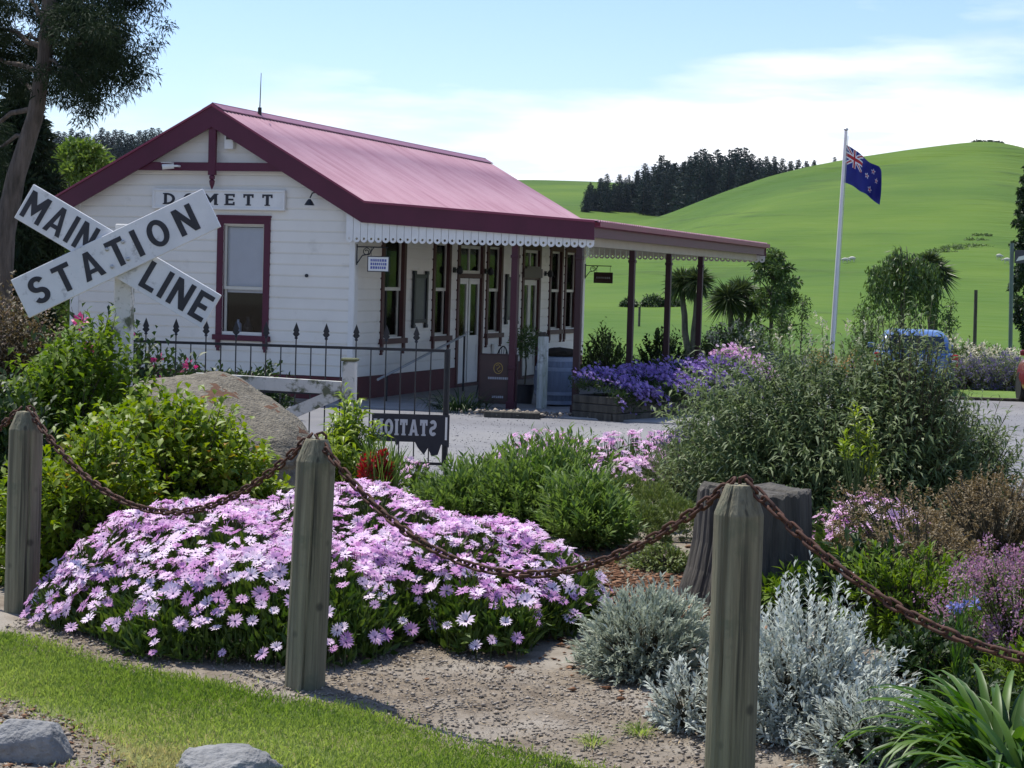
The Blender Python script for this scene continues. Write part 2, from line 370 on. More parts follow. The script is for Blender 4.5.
# ------------------------------------------------------------------ terrain
def horizon_y(px): return 278.4 + ROLL*(px-512)
def prof(pts):
    xs = np.array([(p[0]-512)/F for p in pts]); es = np.array([(horizon_y(p[0])-p[1])/F for p in pts])
    return xs, es
HB = prof([(-1500, 262), (-400, 255), (200, 255), (400, 247), (520, 238), (600, 228), (640, 221), (660, 215.5), (690, 203), (720, 191), (760, 177), (800, 167), (850, 157.5), (900, 150), (940, 145), (965, 142.5), (985, 142.5), (1005, 146), (1030, 153), (1100, 176), (1300, 225), (2400, 290)])
HA = prof([(-1500, 190), (-200, 165), (0, 158), (100, 157), (160, 160), (260, 172), (400, 181), (500, 178.5), (530, 178.5), (600, 181), (700, 186), (800, 195), (900, 215), (1100, 250), (2400, 280)])
RB, RA = 420., 720.
def field_z(x, y):
    x = np.asarray(x, float); y = np.asarray(y, float); t = x/np.maximum(y, 1)
    base = GZ - .012*np.clip(y-44, 0, 60)
    out = base.copy() if hasattr(base, 'copy') else base
    for (xs, es), R_, Y0, pw in ((HB, RB, 95., 1.75), (HA, RA, 250., 1.3)):
        e = np.interp(t, xs, es); w = 0
        zr = EYE + e*R_ + .3
        s = np.clip((y-Y0)/(R_-Y0), 0, None)
        g = np.where(s <= 1, np.clip(s, 0, 1)**pw, 1-.5*(s-1))
        b2 = base + (zr+1.25)*0
        z = base + (zr-base)*g*1.0
        out = np.maximum(out, z)
    und = (np.sin(x*.021+y*.013)*np.sin(y*.017-x*.008)*1.2 + np.sin(x*.06+1)*np.sin(y*.045+2)*.45+np.sin(x*.13+y*.05)*np.sin(y*.09-x*.03)*.22)*smooth(110, 300, y)
    return out + 1.7*und*(.9-.75*smooth(300, 415, y))
def field_pt(px, d): 
    x = (px-512)/F*d; return Vector((x, d, float(field_z(x, d))))
ts = np.concatenate([np.linspace(-1.3, -.36, 14)[:-1], np.linspace(-.36, .36, 190), np.linspace(.36, 1.3, 14)[1:]])
ys = np.concatenate([np.geomspace(44, 400, 90), np.linspace(400, 440, 14)[1:], np.geomspace(440, 1500, 70)[1:]])
TT, YY = np.meshgrid(ts, ys); XX = TT*YY
ZZ = field_z(XX, YY); ZZ[YY < 45.5] -= .012
def grid_mesh(name, X, Y, Z, mat):
    r, c = X.shape; idx = np.arange(r*c).reshape(r, c)
    q = np.stack([idx[:-1, :-1], idx[:-1, 1:], idx[1:, 1:], idx[1:, :-1]], -1).reshape(-1, 4)
    return np_mesh(name, np.stack([X, Y, Z], -1), q, mat, smooth_=True, nside=4)
# softened silhouettes: several passes of smoothing along each line of sight
for _ in range(3):
    ZZ[1:-1] = ZZ[1:-1]*.5 + (ZZ[:-2]+ZZ[2:])*.25
    ZZ[:, 1:-1] = ZZ[:, 1:-1]*.6 + (ZZ[:, :-2]+ZZ[:, 2:])*.2
tag(grid_mesh('hills', XX, YY, ZZ, M['pasture']), kind='structure')
def fz(x, y):                                # height of the smoothed field mesh, by interpolation
    t = x/y; j = np.clip(np.searchsorted(ts, t)-1, 0, len(ts)-2); i = np.clip(np.searchsorted(ys, y)-1, 0, len(ys)-2)
    a = (t-ts[j])/(ts[j+1]-ts[j]); b = (y-ys[i])/(ys[i+1]-ys[i])
    return float((ZZ[i, j]*(1-a)+ZZ[i, j+1]*a)*(1-b)+(ZZ[i+1, j]*(1-a)+ZZ[i+1, j+1]*a)*b)
def fspot(px, d):
    py = horizon_y(px)
    for _ in range(4):
        v = ray(px, py); x = v[0]*d; z = fz(x, d); py = horizon_y(px)-(z-EYE)/d*F
    return Vector((x, d, z))
gx = np.linspace(-62, 62, 249); gy = np.concatenate([np.linspace(-8, 5, 27)[:-1], np.linspace(5, 14, 91)[:-1], np.linspace(14, 45, 63)])
GX, GY = np.meshgrid(gx, gy); GZZ = T(GX, GY)
tag(grid_mesh('ground', GX, GY, GZZ, M['earth']), kind='structure')
def sheet(name, A, B, n, m, mat, off, wob=0, zf=T, taper=False):
    """sheet between two boundary polylines of ground points"""
    def res(P, k):
        P = np.array(P, float); s = np.concatenate([[0], np.cumsum(np.linalg.norm(np.diff(P, axis=0), axis=1))]); u = np.linspace(0, s[-1], k)
        return np.stack([np.interp(u, s, P[:, 0]), np.interp(u, s, P[:, 1])], -1)
    a = res(A, n); b = res(B, n); rs = np.random.RandomState(3)
    if wob:
        for q in (a, b):
            k = np.convolve(rs.randn(n+8), np.ones(5)/5, 'same')[4:-4]; q[:, 1] += k*wob
    w = np.linspace(0, 1, m)[:, None, None]
    P = a[None]*(1-w)+b[None]*w
    ww = np.linspace(0, 1, m)[:, None]; oo = off if not taper else off-(off+.008)*(np.clip(1-np.minimum(ww, 1-ww)/.06, 0, 1))
    return grid_mesh(name, P[..., 0], P[..., 1], zf(P[..., 0], P[..., 1])+oo, mat), P
sh, _ = sheet('gravel_yard', [(-20, 20.2), (-3, 20.0), (1, 19.2), (4, 18.0), (9, 17.6), (30, 17)], [(-20, 37.2), (30, 37.2)], 160, 40, M['gravel'], .006, .12); tag(sh, kind='structure')
sh, _ = sheet('grass_verge', [(5.0, 37.5), (30, 37.5)], [(5.0, 43.9), (30, 43.9)], 60, 14, M['vergegrass'], .014); tag(sh, kind='structure')
mb = MB(); mb.box(5.0, 30, 37.34, 37.46, GZ-.1, GZ+.06); tag(mb.build('kerb', M['greywood'], bevel=.01), kind='structure')
LA = [(-6.0, 11.6), (-3.6, 9.25), (-2.3, 8.12), (-1.53, 7.5), (-.76, 6.98), (-.25, 6.54), (.26, 6.15), (.9, 5.6), (1.6, 5.0)]
LB = [(-6.5, 10.2), (-3.4, 8.0), (-2.2, 7.12), (-1.80, 6.82), (-1.48, 6.50), (-1.30, 6.15), (-1.05, 5.6), (-.6, 4.9), (-.2, 4.3)]
sh, LP = sheet('lawn', LA, LB, 150, 60, M['turf'], .010, .05, taper=True); tag(sh, kind='structure')
# ------------------------------------------------------------------ lettering
def glyph(ch, w, t, sf):
    """letter pieces (non-overlapping polygons) in a box w wide and 1 high, stroke t, serif length sf"""
    h = t*.95; P = []
    def rect(x0, x1, y0, y1): P.append([(x0, y0), (x1, y0), (x1, y1), (x0, y1)])
    def foot(x0, x1, y, left=True, right=True):
        y0, y1 = (0, .10) if y == 0 else (.90, 1)
        if sf and left: rect(x0-sf, x0, y0, y1)
        if sf and right: rect(x1, x1+sf, y0, y1)
    def ring(cx, cy, rx, ry, a0, a1, n, tx, ty):
        A = np.linspace(a0, a1, n+1)
        for u, v in zip(A[:-1], A[1:]):
            o = lambda a: (cx+rx*math.cos(a), cy+ry*math.sin(a)); i = lambda a: (cx+(rx-tx)*math.cos(a), cy+(ry-ty)*math.sin(a))
            P.append([o(u), o(v), i(v), i(u)])
    if ch == 'I': rect(w/2-t/2, w/2+t/2, 0, 1); foot(w/2-t/2, w/2+t/2, 0); foot(w/2-t/2, w/2+t/2, 1)
    elif ch == 'L': rect(0, t, 0, 1); rect(t, w, 0, h); foot(0, t, 1); foot(0, t, 0, True, False)
    elif ch == 'E':
        rect(0, t, 0, 1); rect(t, w, 0, h); rect(t, w*.86, .5-h/2, .5+h/2); rect(t, w, 1-h, 1)
        if sf: rect(w-t*.6, w, h, h+.13); rect(w-t*.6, w, 1-h-.13, 1-h)
        foot(0, t, 0, True, False); foot(0, t, 1, True, False)
    elif ch == 'T':
        rect(0, w, 1-h, 1); rect(w/2-t/2, w/2+t/2, 0, 1-h); foot(w/2-t/2, w/2+t/2, 0)
        if sf: rect(0, t*.6, 1-h-.15, 1-h); rect(w-t*.6, w, 1-h-.15, 1-h)
    elif ch == 'N':
        d = .42; rect(0, t, 0, 1); rect(w-t, w, 0, 1); P.append([(t, 1-d), (w-t, 0), (w-t, d), (t, 1)])
        foot(0, t, 0, True, True if sf and w > .5 and False else False); foot(w-t, w, 1, False, True); foot(0, t, 1, True, False)
    elif ch == 'M':
        d = .44; v = .16; rect(0, t, 0, 1); rect(w-t, w, 0, 1); P.append([(t, 1-d), (w/2, v), (w/2, v+d), (t, 1)]); P.append([(w/2, v), (w-t, 1-d), (w-t, 1), (w/2, v+d)])
        foot(0, t, 0, True, False); foot(w-t, w, 0, False, True); foot(0, t, 1, True, False); foot(w-t, w, 1, False, True)
    elif ch == 'A':
        yi = .74; P.append([(0, 0), (t*1.02, 0), (w/2, yi), (w/2, 1), (w/2-t*.5, 1)]); P.append([(w-t*1.02, 0), (w, 0), (w/2+t*.5, 1), (w/2, 1), (w/2, yi)])
        x = lambda y: t*1.02+(w/2-t*1.02)*y/yi
        P.append([(x(.20), .20), (w-x(.20), .20), (w-x(.20+h*.85), .20+h*.85), (x(.20+h*.85), .20+h*.85)])
        if sf: rect(-sf, 0-.001, 0, .09); rect(w+.001, w+sf, 0, .09)
    elif ch == 'O': ring(w/2, .5, w/2, .5, 0, 2*PI, 28, t, h)
    elif ch == 'D': rect(0, t, 0, 1); ring(t, .5, w-t, .5, -PI/2, PI/2, 16, t, h); foot(0, t, 0, True, False); foot(0, t, 1, True, False)
    elif ch == 'S':
        r = .25+h*.02; C_ = []
        for a in np.linspace(math.radians(25), math.radians(270), 18): C_.append((w/2+(w/2-t/2)*math.cos(a), .75-h/4+(r-h*.27)*math.sin(a)))
        for a in np.linspace(math.radians(90), math.radians(-155), 18)[1:]: C_.append((w/2+(w/2-t/2)*math.cos(a), .25+h/4+(r-h*.27)*math.sin(a)))
        C_ = [np.array(c) for c in C_]; L_, R_ = [], []
        for i, c in enumerate(C_):
            d = C_[min(i+1, len(C_)-1)]-C_[max(i-1, 0)]; d = d/np.linalg.norm(d); n = np.array([-d[1]*t/2, d[0]*h/2]); L_.append(tuple(c+n)); R_.append(tuple(c-n))
        for i in range(len(C_)-1): P.append([R_[i], R_[i+1], L_[i+1], L_[i]])
    return P
GW = dict(I=.24, L=.52, E=.54, T=.60, N=.66, M=.80, A=.70, O=.70, D=.66, S=.58)
def text_mesh(name, s, mat, parent, mw_, height, width=None, depth=.004, t=.16, gap=.16, sf=0., mirror=False, **k):
    x = 0; polys = []
    for ch in s:
        w = GW[ch]*(.62 if ch == 'I' and not sf else 1); w = t if ch == 'I' and not sf else w
        for p in glyph(ch, w, t, sf): polys.append([(q[0]+x, q[1]) for q in p])
        x += w+gap+(sf*1.2)
    x -= gap+(sf*1.2); mb = MB(); kx = (width/x) if width else height
    for p in polys:
        q = [((a-x/2)*kx*(-1 if mirror else 1), (b-.5)*height) for a, b in p]
        mb.prism(q, lambda a, b, c: tuple(mw_ @ Vector((a, b, c))), -depth/2, depth/2)
    return mb.build(name, mat, parent)
def frame_mat(o, x, y):                     # matrix with local x, y axes given, z out of the face
    x = Vector(x).normalized(); y = Vector(y).normalized(); z = x.cross(y)
    m = Matrix((x, y, z)).transposed().to_4x4(); m.translation = Vector(o); return m

# ------------------------------------------------------------------ the railway station
BX, BY, BZ, BPSI = -5.2119, 32.1569, -.4741, -.3296
_cp, _sp = math.cos(BPSI), math.sin(BPSI)
def BW(u, v, z=0): return Vector((BX+u*_cp-v*_sp, BY+u*_sp+v*_cp, BZ+z))
W2, HR, UE, HE, UV, HV, LEN, ZVAL = 2.66, 4.83, 2.92, 3.255, 6.84, 3.01, 13.28, 2.59
KS = (HR-HE)/UE
UA = .10                                    # ridge stands a little right of the wall's middle
ZL = HR-KS*(UE+.1)
KR = (HR-HE)/(UE-UA); KL = (HR-ZL)/(UE+.1+UA); KM = (KR+KL)/2
WALLV = .10
stn = empty('station_building', (BX, BY, BZ), BPSI, 'white weatherboard railway station with crimson trim, faded red iron roof and open veranda', 'station')
def boards(mb, fn, s0, s1, z0, top, openings, pitch=.185, proud=.020):
    """weatherboards: fn(s, out, z) -> xyz ; top(z) -> (smin, smax) clip; openings (s0,s1,z0,z1)"""
    zs = set(); z = z0
    zmax = top if isinstance(top, (int, float)) else top[0]
    while z < zmax-1e-6: zs.add(round(z, 4)); z += pitch
    zs.add(round(zmax, 4))
    edges = sorted(zs); gr = .030
    cuts = sorted(set(edges) | {round(e+pitch-gr, 4) for e in edges if e+pitch-gr < zmax-1e-4} | {round(q, 4) for o in openings for q in o[2:4] if z0 < q < zmax})
    for a, b in zip(cuts[:-1], cuts[1:]):
        k = max(e for e in edges if e <= a+1e-6); groove = a >= k+pitch-gr-1e-5
        oa = .002 if groove else proud; ob = proud*.55 if groove else proud*.96
        spans = [(s0, s1)]
        for o in openings:
            if o[2] < b-1e-5 and o[3] > a+1e-5:
                ns = []
                for p, q in spans:
                    if o[1] <= p or o[0] >= q: ns.append((p, q)); continue
                    if o[0] > p: ns.append((p, o[0]))
                    if o[1] < q: ns.append((o[1], q))
                spans = ns
        for p, q in spans:
            pa, qa, pb, qb = p, q, p, q
            if not isinstance(top, (int, float)):
                la, lb = top[1](a), top[1](b)
                pa, qa, pb, qb = max(p, -la), min(q, la), max(p, -lb), min(q, lb)
                if qa <= pa: continue
                if qb < pb: pb = qb = (pa+qa)/2
            mb.face([fn(pa, oa, a), fn(qa, oa, a), fn(qb, ob, b), fn(pb, ob, b)])
            if abs(a-k) < 1e-6:                            # lower lip of the board
                mb.face([fn(pa, proud*.55, a), fn(qa, proud*.55, a), fn(qa, oa, a), fn(pa, oa, a)])
            if groove: mb.face([fn(pa, proud*.96, a), fn(qa, proud*.96, a), fn(qa, oa, a), fn(pa, oa, a)])
SIDEW = [(1.22, 2.30), (3.62, 4.52), (6.52, 7.46), (10.56, 11.5), (11.66, 12.62)]   # window casings along the platform wall
DOORS = [(4.89, 6.34), (8.72, 9.92)]
CW = .11
gop = [(.27, 1.02, 1.04, 2.84)]
sop = [(a+CW, b-CW, 1.0, 2.72) for a, b in SIDEW] + [(a+CW, b-CW, .03, 2.68) for a, b in DOORS]
mb = MB()
gtop = (HR-.12, lambda z: W2+UA if z < HR-.12-KM*(W2+UA) else max(0., (HR-.12-z)/KM))
boards(mb, lambda s, o, z: (s+UA, WALLV-o, z), -W2-UA, W2-UA, .36, gtop, [(q[0]-UA, q[1]-UA, q[2], q[3]) for q in gop])
mb.build('front_wall', M['white'], stn, fix=False)
mb = MB(); boards(mb, lambda s, o, z: (W2+o, s, z), WALLV, LEN-.1, .36, 3.16, sop); mb.build('platform_wall', M['white'], stn, fix=False)
mb = MB(); boards(mb, lambda s, o, z: (-W2-o, s, z), WALLV, LEN-.1, .36, 3.2, []); mb.build('track_wall', M['white'], stn, fix=False)
mb = MB(); boards(mb, lambda s, o, z: (s+UA, LEN-.1+o, z), -W2-UA, W2-UA, .36, gtop, []); mb.build('end_wall', M['white'], stn, fix=False)
mb = MB()
for a, b in [(WALLV, DOORS[0][0]), (DOORS[0][1], DOORS[1][0]), (DOORS[1][1], LEN-.1)]: mb.box(W2-.02, W2+.035, a, b, -.05, .355)
mb.box(-W2-.035, W2+.035, WALLV-.035, WALLV-.001, -.05, .353); mb.box(-W2-.035, -W2+.02, WALLV, LEN-.1, -.05, .355); mb.box(-W2, W2, LEN-.11, LEN-.06, -.05, .353)
mb.build('base_board', M['band'], stn)
for q in ((W2-.07, W2+.028, WALLV-.034, WALLV-.003, .36, 3.2), (W2-.003, W2+.034, WALLV-.003, WALLV+.11, .36, 3.12), (-W2-.028, -W2+.135, WALLV-.034, WALLV-.003, .36, 3.2), (W2-.003, W2+.034, LEN-.2, LEN-.07, .36, 3.12)):
    mb = MB(); mb.box(*q); mb.build('corner_board', M['trimwhite'], stn)
# inside: floor, ceiling and dividing walls seen dimly through the glass
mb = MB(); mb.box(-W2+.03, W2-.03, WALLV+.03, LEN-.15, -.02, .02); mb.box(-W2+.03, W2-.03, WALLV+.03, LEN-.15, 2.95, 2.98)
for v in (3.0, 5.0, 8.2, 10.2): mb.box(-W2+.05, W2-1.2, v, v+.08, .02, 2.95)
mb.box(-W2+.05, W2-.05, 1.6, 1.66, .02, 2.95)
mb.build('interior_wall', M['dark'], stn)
# roof
def corrugated(name, pts, v0, v1, mat, amp=.017, pitch=.135, parent=stn, thick=.02):
    n = int((v1-v0)/pitch*9); vs = np.linspace(v0, v1, n); k = len(pts); V = []; 
    for (u, z) in pts: V.append(np.stack([np.full(n, u), vs, z+amp*np.sin(2*PI*(vs-v0)/pitch)], -1))
    for (u, z) in pts: V.append(np.stack([np.full(n, u), vs, np.full(n, z-thick)], -1))
    V = np.concatenate(V); Q = []
    i = np.arange(n-1)
    for r in range(k-1):
        Q.append(np.stack([r*n+i, (r+1)*n+i, (r+1)*n+i+1, r*n+i+1], -1))
        o = k*n; Q.append(np.stack([o+r*n+i, o+r*n+i+1, o+(r+1)*n+i+1, o+(r+1)*n+i], -1))
    for r, ro in ((0, k), (k-1, 2*k-1)): Q.append(np.stack([r*n+i, r*n+i+1, ro*n+i+1, ro*n+i], -1))
    return np_mesh(name, V, np.concatenate(Q), mat, parent, nside=4)
def rz_(u): return HR-KR*(u-UA) if u > UA else HR-KL*(UA-u)
corrugated('roof', [(UA, HR), (.95, rz_(.95)-.002), (UE+.02, rz_(UE)-.005)], -.10, LEN+.10, M['roof'])
corrugated('roof', [(UA, HR), (-.95, rz_(-.95)-.002), (-UE-.1, rz_(-UE-.08)-.005)], -.10, LEN+.10, M['roof'])
corrugated('veranda_roof', [(UE-.02, HE-.015), (UV+.03, HV+.005)], -.08, LEN+.08, M['roof'])
mb = MB()
for s in (1, -1):
    mb.prism([(UA+0.001*s, HR+.035), (UA+.2*s, HR+.035-KM*.2), (UA+.2*s, HR+.020-KM*.2), (UA+0.001*s, HR+.018)], lambda a, b, t: (a, t, b), -.11, LEN+.11)
mb.tube([(UA, -.11, HR+.022), (UA, LEN+.11, HR+.022)], .02, 8)
rc = mb.build('ridge_cap', pm('ridge_iron', (.30, .13, .18), (.24, .10, .14), 4, .5), stn)
mb = MB(); mb.tube([(UA+.1, 1.45, HR-.06), (UA+.1, 1.45, HR+.10)], .035, 8); mb.tube([(UA+.1, 1.45, HR+.08), (UA+.112, 1.45, HR+.70)], [.012, .006], 6); mb.build('aerial', M['iron'], stn)
# barge boards (front and far end), with thin capping
def barge(v0, v1, name, mat):
    D = .34
    mb = MB()
    P = [(-UE-.1, rz_(-UE-.1)-.03), (UA, HR-.01), (UE, HE-.01), (UV, HV-.012), (UV, HV-.30), (UE-.05, HE-D), (UA, HR-D-.03), (-UE-.1, rz_(-UE-.1)-D-.03)]
    for q in ([P[0], P[1], P[6], P[7]], [P[1], P[2], P[5], P[6]], [P[2], P[3], P[4], P[5]]):
        mb.prism(q, lambda a, b, t: (a, t, b), v0, v1)
    return mb.build(name, mat, stn)
barge(-.13, -.09, 'barge_board', M['crimson']); barge(LEN+.09, LEN+.13, 'barge_board', M['crimson'])
mb = MB()
for a, b in (((-UE-.1, rz_(-UE-.1)), (UA, HR+.012)), ((UA, HR+.012), (UE, HE+.012)), ((UE, HE+.012), (UV, HV+.010))):
    mb.prism([a, b, (b[0], b[1]-.035), (a[0], a[1]-.035)], lambda x, y, t: (x, t, y), -.150, -.131)
mb.build('barge_capping', pm('capping_paint', (.26, .045, .085), (.22, .04, .075), 4, .45), stn)
mb = MB()
ZT = 3.80
ext = lambda z: (HR-.34-z)/KM
mb.prism([(UA-ext(ZT-.07)-.05, ZT-.07), (UA+ext(ZT-.07)+.05, ZT-.07), (UA+ext(ZT+.07)+.03, ZT+.07), (UA-ext(ZT+.07)-.03, ZT+.07)], lambda a, b, t: (a, t, b), -.088, -.045)
mb.build('collar_tie', M['crimson'], stn)
mb = MB(); mb.box(UA-.065, UA+.065, -.098, -.036, 3.66, HR-.36); mb.lathe([(.03, 3.66), (.05, 3.64), (.05, 3.60), (.028, 3.585), (.05, 3.56), (.04, 3.50), (.006, 3.42)], 10, c=(UA, -.067, 0))
mb.build('king_post', M['crimson'], stn)
# scalloped valances closing the two ends of the veranda
def valance(v, name, ztop, u0=W2-.075, u1=UV-.01, n=33, holes=None):
    bm = bmesh.new(); w = (u1-u0)/n; g = w*.03
    for i in range(n):
        a = u0+i*w+g; b = u0+(i+1)*w-g; r = (b-a)/2; c = (a+b)/2; zc = ZVAL+r; hr = r*.36; K = 14
        outer = []; inner = []
        for k in range(K+1):
            an = PI+PI*k/K; outer.append((c+r*math.cos(an), zc+r*math.sin(an))); 
        top_ = [(b, zc+r), (c, zc+r), (a, zc+r)]
        ring = outer+top_
        vo = [bm.verts.new((x, v, z)) for x, z in ring]
        vi = []
        for x, z in ring:
            d = Vector((x-c, z-zc)).normalized(); vi.append(bm.verts.new((c+d.x*hr, v, zc+d.y*hr)))
        m_ = len(ring)
        for k in range(m_):
            k2 = (k+1) % m_; bm.faces.new((vo[k], vo[k2], vi[k2], vi[k]))
        za, zb = ztop(a), ztop(b)
        t1 = bm.verts.new((a, v, za)); t2 = bm.verts.new((b, v, zb))
        bm.faces.new((vo[K+3], vo[K+2], vo[K+1], t2, t1))
    r_ = bmesh.ops.extrude_face_region(bm, geom=bm.faces[:])
    for e in r_['geom']:
        if isinstance(e, bmesh.types.BMVert): e.co.y += .02
    bmesh.ops.recalc_face_normals(bm, faces=bm.faces[:])
    me = bpy.data.meshes.new(name); bm.to_mesh(me); bm.free(); me.materials.append(M['trimwhite'])
    return link(bpy.data.objects.new(name, me), stn)
zb_ = lambda u: (HE-.34+(HV-.30-HE+.34)*max(0, u-UE)/(UV-UE))+.03 if u > UE else HE-.34+KS*(UE-u)*.9+.02
valance(-.088, 'valance', zb_); valance(LEN+.06, 'valance', zb_)
# soffit, eave fascia, gutter
mb = MB()
sz = lambda u: HV-.20+(2.98-HV+.20)*(UV-u)/(UV-W2)
mb.prism([(W2+.04, sz(W2)), (UV-.06, sz(UV-.06)), (UV-.06, sz(UV-.06)+.02), (W2+.04, sz(W2)+.02)], lambda a, b, t: (a, t, b), -.06, LEN+.05)
mb.build('soffit', M['soffit'], stn)
mb = MB(); mb.box(UV-.055, UV-.02, -.088, LEN+.088, HV-.255, HV-.02); mb.build('eave_fascia', M['crimson'], stn)
mb = MB(); mb.prism([(UV-.018, HV-.10), (UV+.085, HV-.09), (UV+.09, HV-.008), (UV+.08, HV-.008), (UV+.075, HV-.08), (UV-.01, HV-.088), (UV-.01, HV-.008), (UV-.018, HV-.008)], lambda a, b, t: (a, t, b), -.09, LEN+.11)
mb.build('gutter', pm('gutter_paint', (.25, .05, .09), (.22, .045, .08), 3, .45), stn)
mb = MB(); mb.box(UV-.33, UV-.19, .02, LEN+.03, 2.62, 2.80); mb.build('veranda_beam', M['soffit'], stn)
def vpost(u, v, w, mat):
    mb = MB(); mb.box(u-w/2, u+w/2, v-w/2, v+w/2, -.03, 2.61 if u > 6 else 2.80); 
    for z in (2.40, .62): mb.box(u-w/2-.012, u+w/2+.012, v-w/2-.012, v+w/2+.012, z, z+.05)
    mb.box(u-w/2-.02, u+w/2+.02, v-w/2-.02, v+w/2+.02, -.032, .10)
    return mb.build('veranda_post', mat, stn, bevel=.006)
vpost(5.50, .02, .105, pm('shaded_crimson_post_paint', (.066, .011, .022), (.054, .009, .018), 4, .5))  # trim crimson darkened, the post's shade put into its colour
for v in (.02, 2.9, 5.44, 7.98): vpost(6.57 if v < 1 else 6.64, v, .10, M['maroon'])
# windows and doors
def lines_window(fn, a, b, z0, z1, name, casing_mat, sash=.045, rail=None, blind=None, brackets=True, cw=CW):
    """fn(s, out, z); casing outer a..b, z0..z1 outer"""
    def bx(mb, s0, s1, o0, o1, q0, q1):
        P = [fn(s, o, z) for z in (q0, q1) for s, o in ((s0, o0), (s1, o0), (s1, o1), (s0, o1))]
        n = len(mb.v); mb.v += P
        for f in ((0, 3, 2, 1), (4, 5, 6, 7), (0, 1, 5, 4), (1, 2, 6, 5), (2, 3, 7, 6), (3, 0, 4, 7)): mb.f.append(tuple(n+i for i in f)); mb.m.append(0)
    mb = MB()
    bx(mb, a, a+cw, -.03, .045, z0, z1); bx(mb, b-cw, b, -.03, .045, z0, z1); bx(mb, a+cw, b-cw, -.03, .043, z1-cw, z1); bx(mb, a-.015, b+.015, .0, .062, z1, z1+.035)
    w = mb.build(name, casing_mat, stn)
    mb = MB(); bx(mb, a-.04, b+.04, -.06, .085, z0-.035, z0+.055)
    if brackets:
        for q in (a+.01, b-.09): bx(mb, q, q+.08, .0, .06, z0-.17, z0-.035); bx(mb, q+.015, q+.065, .0, .05, z0-.22, z0-.17)
    mb.build('sill', casing_mat, w)
    zi0, zi1 = z0+.055, z1-cw; m = (zi0+zi1)/2 if rail is None else rail
    mb = MB(); p, q = a+cw, b-cw
    for (y0, y1, o) in ((zi0, m+.03, -.055), (m-.03, zi1, -.02)):
        bx(mb, p, p+sash, o-.03, o, y0, y1); bx(mb, q-sash, q, o-.03, o, y0, y1); bx(mb, p+sash, q-sash, o-.029, o-.001, y0, y0+sash+.01); bx(mb, p+sash, q-sash, o-.029, o-.001, y1-sash, y1)
    mb.build('sash', M['cream'], w)
    mb = MB()
    bx(mb, p+sash, q-sash, -.074, -.068, zi0+sash, m-.01); bx(mb, p+sash, q-sash, -.040, -.034, m+.03, zi1-sash)
    mb.build('pane', M['glass'], w)
    if blind:
        mb = MB(); bx(mb, p+.004, q-.004, -.094, -.090, blind[0], blind[1]); mb.build('blind', M['blind'], w)
    return w
ff = lambda s, o, z: (s, WALLV-o, z)
fs = lambda s, o, z: (W2+o, s, z)
lines_window(ff, .153, 1.136, .93, 2.965, 'window', M['crimson'], rail=1.78, blind=(1.70, 2.80))
for i, (a, b) in enumerate(SIDEW):
    lines_window(fs, a, b, .92, 2.80, 'window', M['casing'], blind=(1.9, 2.66) if i in (0,) else None)
def door(a, b, closed, kind):
    cw = CW
    mb = MB(); mb.box(W2-.06, W2+.045, a, a+cw, -.03, 2.79); mb.box(W2-.06, W2+.045, b-cw, b, -.03, 2.79); mb.box(W2-.06, W2+.043, a+cw, b-cw, 2.68, 2.79); mb.box(W2-.055, W2+.03, a+cw, b-cw, 2.06, 2.14); mb.box(W2-.06, W2+.05, a+cw, b-cw, -.03, .03)
    d = mb.build('door', M['casing'], stn)
    p, q = a+cw, b-cw
    mb = MB(); 
    for s0, s1 in ((p, p+.05), (q-.05, q), ((p+q)/2-.025, (p+q)/2+.025)): mb.box(W2-.05, W2-.01, s0, s1, 2.14, 2.68)
    mb.box(W2-.049, W2-.011, p+.05, q-.05, 2.14, 2.20); mb.box(W2-.049, W2-.011, p+.05, q-.05, 2.62, 2.68)
    t = mb.build('transom', M['cream'], d)
    mb = MB(); mb.box(W2-.035, W2-.03, p+.05, q-.05, 2.20, 2.62); mb.build('pane', M['glass'], d)
    n = 2; lw = (q-p)/n-(.035 if kind == 0 else .006)
    for i in range(n):
        mb = MB(); w = lw; st = .085
        mb.box(0, st, -.02, .02, .04, 2.05); mb.box(w-st, w, -.02, .02, .04, 2.05)
        for z0, z1 in ((.04, .22), (.78, .95), (1.94, 2.05)): mb.box(st, w-st, -.019, .019, z0, z1)
        mb.box(st, w-st, -.008, .008, .22, .78)
        for s0, s1, z0, z1 in ((st+.02, st+.035, .24, .76), (w-st-.035, w-st-.02, .24, .76)): mb.box(s0, s1, -.014, .014, z0, z1)
        leaf = mb.build('door_leaf', M['trimwhite'] if kind == 0 else M['cream'], d)
        g = MB(); g.box(st, w-st, -.004, .004, .95, 1.94); g.build('pane', M['glass'], leaf)
        if kind == 1:
            g = MB(); g.box(st, w-st, -.012, -.006, .95, 1.94); g.build('blind', M['blind'], leaf)
        h = MB(); zx = w-.05 if i == 0 else .05; h.tube([(zx, .02, 1.02), (zx, .06, 1.02), (zx-(.09 if i == 0 else -.09), .06, 1.02)], .009, 6); h.build('handle', M['steel'], leaf)
        x = Matrix(((0, -1, 0, W2-.02), (1, 0, 0, 0), (0, 0, 1, 0), (0, 0, 0, 1)))
        x = Matrix.Translation((W2-.03, p+.003 if i == 0 else q-.003-w, 0)) @ Matrix(((0, 1, 0, 0), (1, 0, 0, 0), (0, 0, 1, 0), (0, 0, 0, 1)))
        leaf.matrix_local = x
door(*DOORS[0], False, 0); door(*DOORS[1], True, 1)
